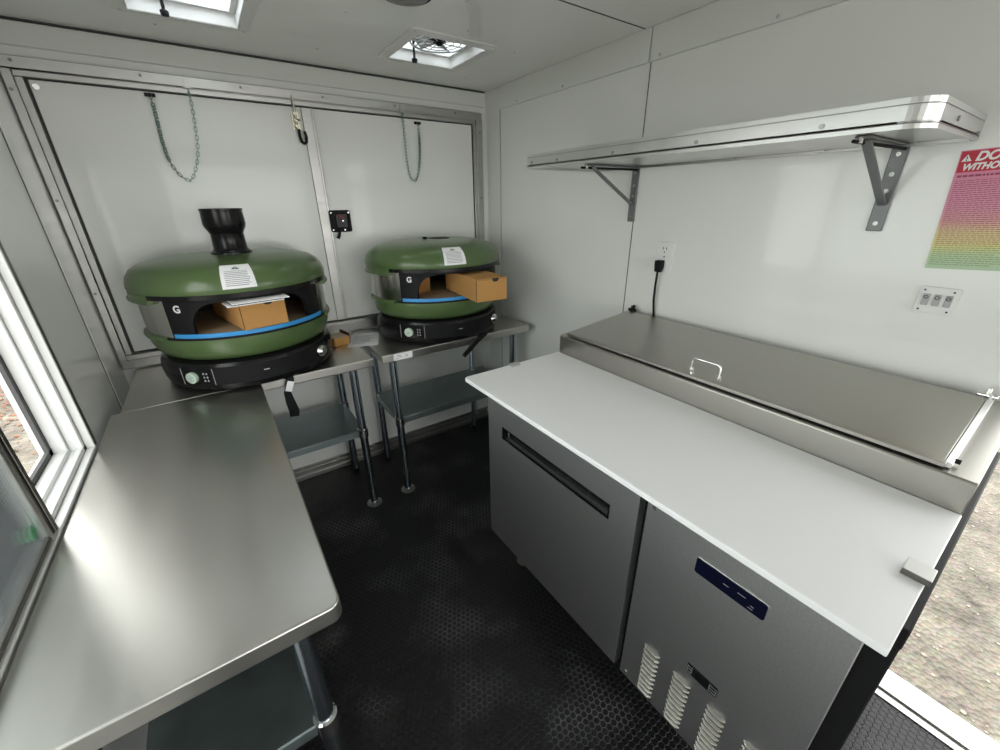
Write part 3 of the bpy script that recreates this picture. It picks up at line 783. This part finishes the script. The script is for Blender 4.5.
# raised pan rail: sloping stainless box
RX0 = 1.090
b = MB()
zt0, zt1 = 1.030, 1.068
b.prism([(RX0, 0.943), (XR-0.012, 0.943), (XR-0.012, zt1), (RX0+0.004, zt0), (RX0, zt0-0.004)], 'y', -0.008, FY1-0.001)
rl = b.build('pan_rail', ss_lid, fr, 0.002)
sl = (zt1-zt0)/(XR-0.012-RX0)
def lidz(x, h): return zt0+sl*(x-RX0)+h
lx0, lx1, ly0, ly1 = 1.106, 1.470, 0.046, 1.118
b = MB()
b.hexa([(lx0, ly0, lidz(lx0, .010)), (lx1, ly0, lidz(lx1, .010)), (lx1, ly1, lidz(lx1, .010)), (lx0, ly1, lidz(lx0, .010)),
        (lx0, ly0, lidz(lx0, .015)), (lx1, ly0, lidz(lx1, .015)), (lx1, ly1, lidz(lx1, .015)), (lx0, ly1, lidz(lx0, .015))])
b.hexa([(lx0-0.008, ly0-0.004, lidz(lx0, .004)), (lx0+0.012, ly0-0.004, lidz(lx0, .004)), (lx0+0.012, ly1, lidz(lx0, .004)), (lx0-0.008, ly1, lidz(lx0, .004)),
        (lx0-0.008, ly0-0.004, lidz(lx0, .014)), (lx0+0.012, ly0-0.004, lidz(lx0, .0165)), (lx0+0.012, ly1, lidz(lx0, .0165)), (lx0-0.008, ly1, lidz(lx0, .014))])
ld = b.build('lid', ss_lid, fr, 0.0015)
b = MB().hexa([(lx0, ly0-0.012, lidz(lx0, .003)), (lx1, ly0-0.012, lidz(lx1, .003)), (lx1, ly0-0.001, lidz(lx1, .003)), (lx0, ly0-0.001, lidz(lx0, .003)),
        (lx0, ly0-0.012, lidz(lx0, .014)), (lx1, ly0-0.012, lidz(lx1, .014)), (lx1, ly0-0.001, lidz(lx1, .016)), (lx0, ly0-0.001, lidz(lx0, .016))])
b.build('lid_edge', alu_shelf, ld, 0.001)
hx, ha, hb = 1.135, 0.522, 0.608; hz = lidz(hx, .015)
b = MB().tube([(hx, ha, hz), (hx, ha, hz+0.030), (hx, ha+0.003, hz+0.036), (hx, ha+0.009, hz+0.039), (hx, hb-0.009, hz+0.039), (hx, hb-0.003, hz+0.036), (hx, hb, hz+0.030), (hx, hb, hz)], 0.0038, 12)
for y in (ha, hb): b.cyl((hx, y, hz-0.001), (hx, y, hz+0.004), 0.008, 14)
b.cyl((lx0+0.002, 0.590, lidz(lx0, .014)), (lx0+0.002, 0.590, lidz(lx0, .019)), 0.006, 12)
b.build('lid_handle', chrome, ld)
b = MB().cyl((1.13, ly0-0.020, lidz(1.13, .010)), (1.13, ly0-0.010, lidz(1.13, .010)), 0.005, 12)
b.build('pivot', black_matt, ld)
for (y, m_) in ((0.048, chrome), (1.112, black_matt)):
    z = lidz(1.475, 0.002)
    b = MB().box(1.470, 1.497, y-0.014, y+0.014, z, z+0.006).cyl((1.484, y-0.018, z+0.014), (1.484, y+0.018, z+0.014), 0.007, 14)
    b.box(1.478, 1.4995, y-0.004, y+0.004, z, z+0.034).box(1.462, 1.480, y-0.010, y-0.004, z+0.004, z+0.022)
    b.build('hinge', m_, fr, 0.001)
# cutting board
cbd = thing('cutting_board', 'long white poly cutting board on the prep counter', 'cutting board', (0.86, 0.57, 0.943))
b = MB().prism(rrect(0.639, RX0-0.002, -0.009, 1.152, 0.010, 4, (0, 0, 1, 0)), 'z', 0.943, 0.958)
b.build('board', white_poly, cbd, 0.002)
# board clips
def clip(label, x, y, s_):
    t = thing('board_clip', label, 'clip', (x, y, 0.9585), 0, 'clips on the ends of the cutting board')
    b = MB().box(x-0.019, x+0.019, y-0.018, y+0.012 if s_ > 0 else y+0.018, 0.9585, 0.9705 if s_ < 0 else 0.964)
    b.build('clip_body', white_plastic if s_ < 0 else grey_plastic, t, 0.0015)
    if s_ < 0:
        MB().box(x-0.0205, x-0.0192, y-0.018, y+0.018, 0.9588, 0.9700).build('end_cap', dark_alu, t)
    return t
clip('white plastic clip on the near right end of the cutting board', 0.836, 0.004, -1)
clip('thin grey clip on the far left end of the cutting board', 0.852, 1.142, 1)

# ================================================================== WALL SHELF
SX, SY0, SY1 = 1.116, 0.247, 1.415
sh = thing('wall_shelf', 'aluminium shelf on two brackets on the right wall', 'shelf', (XR, 0.83, 1.69))
out = [(XR-0.001, SY1)]+[(SX, SY1)]
r = 0.05
out += [(SX, SY0+r)]+[(SX+r-r*math.cos(t), SY0+r-r*math.sin(t)) for t in [math.radians(10*k) for k in range(1, 9)]]+[(SX+r, SY0), (XR-0.001, SY0)]
MB().prism(out, 'z', 1.6555, 1.6605).build('shelf_board', alu_shelf, sh)
b = MB()
def lip(out, t_, z0, z1):
    pts = [Vector(p) for p in out]; n = len(pts); inn = []
    for i in range(n):
        d = (pts[min(i+1, n-1)]-pts[max(i-1, 0)]).normalized()
        if i in (0,): d = (pts[1]-pts[0]).normalized()
        nn = Vector((-d.y, d.x))
        k = t_
        if i == 1: nn = Vector((1, -1)); 
        inn.append(pts[i]+nn*k)
    for i in range(n-1):
        a0, a1, b0, b1 = pts[i], pts[i+1], inn[i], inn[i+1]
        b.hexa([(a0.x, a0.y, z0), (a1.x, a1.y, z0), (b1.x, b1.y, z0), (b0.x, b0.y, z0), (a0.x, a0.y, z1), (a1.x, a1.y, z1), (b1.x, b1.y, z1), (b0.x, b0.y, z1)])
out2 = [(p[0], p[1]) for p in out]
lip(out2, 0.004, 1.647, 1.698)
big = [(SX-0.002 if abs(x-SX) < 1e-6 else x, y) for x, y in out2]
lp = b.build('shelf_lip', alu_shelf, sh, angle=25)
b = MB()
for (y0_, z_) in ((0, 1.687), (0, 1.656)):
    pts = [(x-0.0012 if x < XR-0.05 else x, y, z_) for x, y in out2]
    pts = [(SX-0.0008, SY1-0.004, z_), (SX-0.0008, SY0+r, z_)]+[(SX+r-(r+0.0008)*math.cos(t), SY0+r-(r+0.0008)*math.sin(t), z_) for t in [math.radians(10*k) for k in range(1, 10)]]+[(XR-0.01, SY0-0.0008, z_)]
    b = MB().tube(pts, 0.0009, 6)
    b.build('lip_groove', alu, lp)
screws([(SX-0.003, y, 1.668) for y in (0.42, 0.70, 0.98, 1.24, 1.385)], alu, lp, 0.005, 'x', 0.004)
screws([(SX+0.16, SY0-0.003, 1.672), (XR-0.03, SY0-0.003, 1.660)], alu, lp, 0.005, 'y', 0.004)
b = MB()
for y in (0.27, 0.55, 0.80, 1.05, 1.36): b.box(XR-0.022, XR-0.001, y-0.010, y+0.010, 1.6505, 1.655)
b.box(XR-0.012, XR-0.001, SY0+0.01, SY1-0.01, 1.6475, 1.655)
b.build('wall_cleat', alu, sh)
for y in (1.196, 0.378):
    br = MB().box(XR-0.007, XR-0.0015, y-0.0175, y+0.0175, 1.445, 1.6535)
    br.box(SX+0.11, XR-0.007, y-0.015, y+0.015, 1.6495, 1.6545)
    br = br.build('bracket', grey_iron, sh, 0.0025)
    b = MB()
    p0 = Vector((XR-0.008, y, 1.512)); p1 = Vector((SX+0.138, y, 1.647))
    d = (p1-p0).normalized(); sd = Vector((0, 1, 0)); nn = d.cross(sd)
    b.hexa([p0+sd*-0.010+nn*-0.003, p0+sd*0.010+nn*-0.003, p0+sd*0.010+nn*0.003, p0+sd*-0.010+nn*0.003,
            p1+sd*-0.010+nn*-0.003, p1+sd*0.010+nn*-0.003, p1+sd*0.010+nn*0.003, p1+sd*-0.010+nn*0.003])
    b.build('brace', grey_iron, br, 0.002)
    MB().tube([(SX+0.09, y+0.008, 1.643), (SX+0.2, y+0.002, 1.643), (XR-0.010, y-0.010, 1.643)], 0.004, 8).build('tie_rod', black_matt, br)
    screws([(XR-0.0095, y, z) for z in (1.632, 1.585, 1.545, 1.465)], alu, br, 0.0055, 'x', 0.004)
    screws([(SX+0.115, y+0.004, 1.640)], alu, br, 0.006, 'z', 0.012)

# ================================================================== WALL FITTINGS
# outlet and cord
ot = thing('wall_outlet', 'white duplex electric outlet below the shelf', 'outlet', (XR, 1.010, 1.257))
MB().prism(rrect(0.972, 1.046, 1.257, 1.376, 0.004, 3), 'x', XR-0.006, XR-0.0005).build('cover_plate', white_plastic, ot, 0.0015)
b = MB()
for z in (1.345, 1.290): b.prism(rrect(0.992, 1.026, z-0.018, z+0.018, 0.012, 5), 'x', XR-0.0085, XR-0.0055)
so = b.build('socket', white_plastic, ot, 0.0008)
b = MB()
for (y, z) in ((1.002, 1.350), (1.016, 1.350)): b.box(XR-0.0092, XR-0.0084, y-0.0014, y+0.0014, z-0.005, z+0.005)
b.cyl((XR-0.0092, 1.009, 1.336), (XR-0.0084, 1.009, 1.336), 0.003, 10).cyl((XR-0.0075, 1.009, 1.3175), (XR-0.0058, 1.009, 1.3175), 0.003, 10)
b.build('slot', black_ink, so)
pc = thing('power_cord', 'black plug and cord hanging from the wall outlet behind the counter', 'cord', (XR-0.02, 1.014, 1.29))
b = MB()
b.prism([(XR-0.010, 1.304), (XR-0.010, 1.276), (XR-0.020, 1.258), (XR-0.032, 1.258), (XR-0.036, 1.285), (XR-0.036, 1.304)], 'y', 1.000, 1.030)
pl = b.build('plug', black_matt, pc, 0.003)
b = MB().tube([(XR-0.026, 1.016, 1.262), (XR-0.024, 1.019, 1.20), (XR-0.020, 1.020, 1.14), (XR-0.0085, 1.018, 1.075), (XR-0.0065, 1.016, 1.02), (XR-0.0065, 1.016, 0.95)], 0.0045, 12)
b.build('cord', black_matt, pc)
# triple switch plate
sp = thing('switch_plate', 'clear white plate with three grey switches under the safety sign', 'switch plate', (XR, 0.205, 1.25))
MB().prism(rrect(0.166, 0.242, 1.250, 1.317, 0.005, 4), 'x', XR-0.005, XR-0.0005).build('cover_plate', white_plastic, sp, 0.001)
for k in range(3):
    y = 0.225-0.021*k
    s1 = MB().box(XR-0.0095, XR-0.0048, y-0.0065, y+0.0065, 1.270, 1.299).build('switch', grey_plastic, sp, 0.0012)
    MB().tube([(XR-0.0102, y+0.004*math.cos(a), 1.291+0.004*math.sin(a)) for a in [math.radians(30*q_) for q_ in range(12)]], 0.0008, 6, closed=True).build('switch_mark', black_ink, s1)
screws([(XR-0.0068, y, z) for (y, z) in ((0.232, 1.308), (0.178, 1.308), (0.232, 1.258), (0.178, 1.258))], black_ink, sp, 0.0022, 'x', 0.0023)
# safety sign
sg = thing('warning_sign', 'red, pink and yellow-green printed warning sheet on the right wall', 'sign', (XR-0.0010, 0.262, 1.361))
MB().box(XR-0.0022, XR-0.0010, 0.055, 0.262, 1.361, 1.629).build('sheet', sign_mat(), sg)
MB().box(XR-0.0030, XR-0.0023, 0.057, 0.260, 1.582, 1.627).build('red_header', red_print, sg)
Fw = Matrix(((0, 0, -1, 0), (-1, 0, 0, 0), (0, 1, 0, 0), (0, 0, 0, 1)))   # text x -> -y, y -> z, out -> -x
def wtext(name, s, size, m, y, z, **k):
    M = Fw.copy(); M.translation = Vector((XR-0.0034, y, z))-Vector(sg.location)
    return text(name, s, size, m, sg, M, 0.0002, **k)
wtext('lettering', 'DO NOT', 0.0265, white_print, 0.2355, 1.6055, shear=0.25, bold=0.0010, narrow=0.92)
wtext('lettering', 'WITHOUT', 0.0195, white_print, 0.2530, 1.5865, shear=0.25, bold=0.0008, narrow=0.86)
b = MB().prism([(0.2575, 1.6055), (0.2405, 1.6055), (0.249, 1.6205)], 'x', XR-0.0036, XR-0.0030)
b.build('warning_triangle', white_print, sg)
MB().box(XR-0.0040, XR-0.0036, 0.2482, 0.2498, 1.6095, 1.6160).box(XR-0.0040, XR-0.0036, 0.2482, 0.2498, 1.6065, 1.6085).build('exclamation', black_ink, sg)
b = MB(); dark_red = mat('dark red print', (0.34, 0.06, 0.14), 0.7)
z = 1.572
def words(b, y0, y1, z, h):
    y = y0
    while y > y1+0.004:
        w_ = random.uniform(0.004, 0.012)
        b.box(XR-0.0027, XR-0.0021, max(y1, y-w_), y, z, z+h); y -= w_+0.0018
words(b, 0.256, 0.062, 1.5715, 0.0045)
b.build('subheading', dark_red, sg)
b = MB(); z = 1.563; k = 0
while z > 1.420:
    words(b, 0.257, 0.062+random.choice((0, 0, 0.02, 0.08)), z, 0.0013); z -= 0.0046; k += 1
b.build('print', dark_red, sg)
b = MB()
while z > 1.366:
    words(b, 0.257, 0.062+random.choice((0, 0, 0.03, 0.09)), z, 0.0013); z -= 0.0050
b.build('print', mat('olive print', (0.25, 0.27, 0.14), 0.7), sg)

sg.rotation_euler = (math.radians(-3.2), 0, 0); sg.location.y -= 0.0115       # taped up slightly askew

# ================================================================== BACK DOOR HARDWARE
YD = YB-0.023
def link_chain(b, pts, L=0.021, r=0.0015, wd=0.0050):
    P = [Vector(p) for p in pts]; acc = [0]
    for i in range(1, len(P)): acc.append(acc[-1]+(P[i]-P[i-1]).length)
    def at(s):
        for i in range(1, len(P)):
            if s <= acc[i]: return P[i-1].lerp(P[i], (s-acc[i-1])/(acc[i]-acc[i-1]))
        return P[-1]
    n = int(acc[-1]/(L*0.72)); step = acc[-1]/n
    for k in range(n):
        a, c = at(k*step), at((k+1)*step); d = (c-a).normalized(); m_ = (a+c)/2
        side = Vector((0, 1, 0)) if k % 2 else d.cross(Vector((0, 1, 0))).normalized()
        h = L/2-wd
        loop = []
        for t in range(10):
            an = math.radians(36*t); q_ = d*(math.copysign(h, math.cos(an)) if abs(math.cos(an)) > 0.01 else 0)
            loop.append(m_+q_+d*wd*math.cos(an)+side*wd*math.sin(an))
        b.tube(loop, r, 5, closed=True)
def door_chain(label, way, spring_at_a):
    low = min(way, key=lambda q: q[1]); a, c = way[0], way[-1]
    t = thing('door_chain', label, 'chain', (low[0], YD, low[1]), 0, 'spring chains on the back doors')
    pts = []
    for i in range(len(way)-1):              # smooth curve through the sagging chain
        p = [Vector(way[max(0, min(len(way)-1, i+k))]) for k in (-1, 0, 1, 2)]
        for k in range(4):
            u = k/4
            q = 0.5*((2*p[1])+(p[2]-p[0])*u+(2*p[0]-5*p[1]+4*p[2]-p[3])*u*u+(3*p[1]-p[0]-3*p[2]+p[3])*u**3)
            pts.append((q.x, YD-0.003, q.y))
    pts.append((c[0], YD-0.003, c[1]))
    b = MB(); link_chain(b, pts); ch = b.build('links', spring_mat, t)
    end = pts[:17] if spring_at_a else pts[:13]
    P = [Vector(p) for p in end[3:]]
    b = MB(); n = 150; coil = []
    for i in range(n):
        s = i/(n-1)*(len(P)-1); k = min(int(s), len(P)-2); q_ = P[k].lerp(P[k+1], s-k); d = (P[k+1]-P[k]).normalized()
        e1 = d.cross(Vector((0, 1, 0))).normalized(); e2 = d.cross(e1); an = i*2*math.pi/7.0
        coil.append(q_+(e1*math.cos(an)+e2*math.sin(an))*0.0062+Vector((0, -0.004, 0)))
    b.tube(coil, 0.0016, 5); b.build('spring', spring_mat, t)
    b = MB()
    sx, sz = a
    b.box(sx-0.017, sx+0.017, YB-0.024, YB-0.0155 if False else YB-0.0112, sz-0.008, sz+0.003).cyl((sx, YB-0.030, sz-0.004), (sx, YB-0.02, sz-0.004), 0.006, 12)
    b.build('hook_plate', black_matt, t)
    ox, oz = c
    MB().box(ox-0.011, ox+0.011, YB-0.029, YB-0.0222, oz-0.004, oz+0.026).cyl((ox, YB-0.036, oz), (ox, YB-0.028, oz), 0.006, 12).build('eye_plate', alu, t)
    return t
door_chain('spring and chain looping over the left back door', [(-0.048, 1.927), (-0.047, 1.88), (-0.050, 1.813), (-0.052, 1.757), (-0.048, 1.70), (-0.031, 1.653), (-0.007, 1.627), (0.011, 1.631), (0.036, 1.674), (0.060, 1.741), (0.073, 1.832), (0.080, 1.899), (0.082, 1.963)], True)
door_chain('spring and chain looping over the right back door', [(1.071, 1.921), (1.070, 1.849), (1.067, 1.782), (1.056, 1.704), (1.039, 1.654), (1.020, 1.639), (0.999, 1.663), (0.989, 1.731), (0.988, 1.825), (0.987, 1.916), (0.988, 1.963)], False)
# bolt latch at the meeting stile
bt = thing('bolt_latch', 'zinc barrel bolt with a black loop at the top between the doors', 'latch', (0.468, YB-0.012, 1.85))
b = MB().box(0.450, 0.484, YB-0.015, YB-0.0112, 1.842, 1.918); b.build('back_plate', zinc, bt, 0.001)
b = MB().cyl((0.466, YB-0.028, 1.846), (0.466, YB-0.028, 1.975), 0.0055, 14)
for z in (1.852, 1.876, 1.902): b.box(0.457, 0.475, YB-0.034, YB-0.0152, z, z+0.010)
b.cyl((0.466, YB-0.03, 1.885), (0.478, YB-0.040, 1.880), 0.004, 10)
b.build('bolt', zinc, bt)
b = MB().tube([(0.470, YB-0.030, 1.845), (0.469, YB-0.031, 1.815), (0.474, YB-0.031, 1.795), (0.484, YB-0.031, 1.788), (0.494, YB-0.031, 1.795), (0.497, YB-0.031, 1.815), (0.493, YB-0.030, 1.838)], 0.0065, 12)
b.build('pull_loop', black_matt, bt)
# black slam latch
lk = thing('slam_latch', 'black paddle latch plate on the right back door', 'latch', (0.606, YB-0.0112, 1.39))
MB().prism(rrect(0.541, 0.648, 1.392, 1.498, 0.010, 4), 'y', YB-0.022, YB-0.0115).build('latch_plate', black_matt, lk, 0.002)
MB().prism(rrect(0.571, 0.628, 1.412, 1.482, 0.006, 3), 'y', YB-0.031, YB-0.0222).build('latch_body', black_gloss, lk, 0.003)
MB().prism([(0.578, 1.476), (0.588, 1.479), (0.612, 1.462), (0.604, 1.456)], 'y', YB-0.0335, YB-0.0311).build('release_arrow', mat('dull red', (0.22, 0.02, 0.02), 0.5), lk)
screws([(x, YB-0.034 if z == 1.447 else YB-0.0235, z) for (x, z) in ((0.552, 1.486), (0.552, 1.404), (0.604, 1.447), (0.610, 1.402), (0.639, 1.486))], chrome, lk, 0.0035, 'y', 0.003)
MB().tube([(0.580, YB-0.026, 1.412), (0.578, YB-0.032, 1.390), (0.572, YB-0.034, 1.374), (0.564, YB-0.033, 1.362)], [0.007, 0.007, 0.008, 0.009], 10).build('latch_lever', black_matt, lk)

# ================================================================== CEILING FITTINGS
def vent(label, q, fan):
    x0, x1, y0, y1 = q; cx, cy = (x0+x1)/2, (y0+y1)/2
    t = thing('roof_vent', label, 'vent', (cx, cy, ZC), 0, 'roof vents')
    i = 0.037
    b = MB()
    O = rrect(x0, x1, y0, y1, 0.03, 5); I = rrect(x0+i, x1-i, y0+i, y1-i, 0.012, 5)
    for z0, z1 in ((ZC-0.010, ZC-0.0005),):
        n = len(O)
        vo = [[b.bm.verts.new((p[0], p[1], z)) for p in O] for z in (z0+0.004, z1)]; vi = [[b.bm.verts.new((p[0], p[1], z)) for p in I] for z in (z0, z1)]
        for k in range(n):
            m_ = (k+1) % n
            b.bm.faces.new((vo[0][k], vo[0][m_], vi[0][m_], vi[0][k])); b.bm.faces.new((vo[1][k], vi[1][k], vi[1][m_], vo[1][m_]))
            b.bm.faces.new((vo[0][k], vo[1][k], vo[1][m_], vo[0][m_])); b.bm.faces.new((vi[0][k], vi[0][m_], vi[1][m_], vi[1][k]))
    fr_ = b.build('vent_frame', white_plastic, t)
    screws([(x, y, ZC-0.010) for (x, y) in ((x0+0.02, y0+0.02), (x1-0.02, y0+0.02), (x0+0.02, y1-0.02), (x1-0.02, y1-0.02), (cx, y0+0.016), (cx, y1-0.016))], chrome, fr_, 0.005, 'z', 0.005)
    z1 = ZC+0.095
    b = MB()
    a0, a1, c0, c1 = x0+i+0.0005, x1-i-0.0005, y0+i+0.0005, y1-i-0.0005
    for (p, q_, r_, s_) in ((a0, a0+0.004, c0, c1), (a1-0.004, a1, c0, c1), (a0+0.004, a1-0.004, c0, c0+0.004), (a0+0.004, a1-0.004, c1-0.004, c1)): b.box(p, q_, r_, s_, ZC-0.008, z1)
    b.build('vent_neck', white_plastic, t)
    b = MB().box(a0+0.004, a1-0.004, cy-0.008, cy+0.008, ZC+0.050, ZC+0.058).box(cx-0.008, cx+0.008, c0+0.004, c1-0.004, ZC+0.058, ZC+0.066)
    b.build('crossbar', white_plastic, t)
    # lid
    b = MB(); n = 12
    def lidp(u, v):
        return (cx+(x1-x0)*0.48*u, cy+(y1-y0)*0.48*v, z1+0.014+0.055*(1-abs(u)**4)*(1-abs(v)**4))
    b.patch(lidp, -1, 1, -1, 1, n, n)
    b.build('vent_lid', dome_plastic, t, solid=0.002)
    b = MB()
    for (p, q_, r_, s_) in ((a0+0.004, a0+0.020, c0+0.004, c1-0.004), (a1-0.020, a1-0.004, c0+0.004, c1-0.004), (a0+0.020, a1-0.020, c0+0.004, c0+0.020), (a0+0.020, a1-0.020, c1-0.020, c1-0.004)): b.box(p, q_, r_, s_, ZC+0.030, ZC+0.036)
    b.build('screen_rim', white_plastic, t, 0.001)
    # crank with knob and arms
    cxk = cx-0.055
    b = MB().cyl((cxk, y1-i-0.055, ZC-0.018), (cxk, y1-i-0.055, ZC+0.05), 0.005, 10)
    b.tube([(cxk, y1-i-0.055, ZC-0.024), (cxk, y1-i-0.055, ZC-0.012), (cxk, y1-i-0.055, ZC-0.008)], [0.011, 0.012, 0.006], 12)
    b.build('crank', black_matt, t)
    b = MB().tube([(cxk, y1-i-0.055, ZC+0.045), (cxk+0.03, cy+0.01, ZC+0.085), (cxk+0.09, cy, ZC+0.10)], 0.004, 8)
    b.tube([(cxk, y1-i-0.055, ZC+0.04), (cxk-0.045, cy+0.03, ZC+0.09)], 0.0035, 8)
    b.tube([(cxk+0.005, y1-i-0.06, ZC+0.03), (cxk+0.02, cy+0.07, ZC+0.048), (cxk+0.09, cy+0.05, ZC+0.052), (cxk+0.13, cy, ZC+0.055)], 0.0025, 8)
    b.build('lift_arm', black_matt, t)
    if fan:
        m_ = MB().cyl((cx+0.01, cy-0.01, ZC+0.028), (cx+0.01, cy-0.01, ZC+0.05), 0.028, 20).cyl((cx+0.01, cy-0.01, ZC+0.018), (cx+0.01, cy-0.01, ZC+0.028), 0.012, 14)
        m_.box(cx-0.04, cx+0.0, cy-0.018, cy-0.004, ZC+0.03, ZC+0.044)
        fm = m_.build('fan_motor', black_matt, t, 0.002)
        b = MB()
        for rr in (0.06, 0.09, 0.118): b.tube([(cx+0.01+rr*math.cos(q_), cy-0.01+rr*math.sin(q_), ZC+0.027) for q_ in [2*math.pi*k/36 for k in range(36)]], 0.0022 if rr < 0.1 else 0.004, 8, closed=True)
        for k in range(8): b.tube([(cx+0.01+rr*math.cos(k*math.pi/4), cy-0.01+rr*math.sin(k*math.pi/4), ZC+0.0265) for rr in (0.026, 0.118)], 0.002, 6)
        b.build('fan_guard', grey_plastic, t)
        b = MB()
        for k in range(6):
            a = k*math.pi/3
            def bl(u, v, a=a):
                rr = 0.03+0.085*u; w2 = (0.016+0.022*u)*v; p = Matrix.Rotation(a, 3, 'Z') @ Vector((rr, w2, 0.012*v)); return (cx+0.01+p.x, cy-0.01+p.y, ZC+0.042+p.z)
            b.patch(bl, 0, 1, -1, 1, 4, 3)
        b.build('fan_blades', mat('clear grey plastic', (0.55, 0.57, 0.58), 0.3), t, solid=0.0015)
    return t
vent('square roof vent cut off by the top edge, near the left wall', VENTS[0], False)
vent('square roof vent with a fan, near the right corner', VENTS[1], True)
cl = thing('ceiling_lamp', 'round grey lamp on the ceiling at the top edge', 'lamp', (0.66, 1.425, ZC))
b = MB().lathe([(0.0, ZC-0.022), (0.045, ZC-0.021), (0.064, ZC-0.014), (0.066, ZC-0.010)], (0.66, 1.425), seg=40); b.build('lens', lens_mat, cl)
MB().lathe([(0.0662, ZC-0.012), (0.076, ZC-0.010), (0.080, ZC-0.003), (0.080, ZC-0.0006), (0.0662, ZC-0.0006)], (0.66, 1.425), seg=40).build('lamp_rim', black_matt, cl)

# daylight sampling helpers at the openings
portal('portal_window', (XL-0.13, (WY0+WY1)/2, (WZ0+WZ1)/2), (0, math.radians(-90), 0), WZ1-WZ0, WY1-WY0)
portal('portal_door', (XR+0.13, (DY0+DY1)/2, DZ1/2), (0, math.radians(90), 0), DZ1, DY1-DY0)
portal('portal_front', ((FX0+FX1)/2, YF-0.1, (FZ0+FZ1)/2), (math.radians(90), 0, 0), FX1-FX0, FZ1-FZ0)
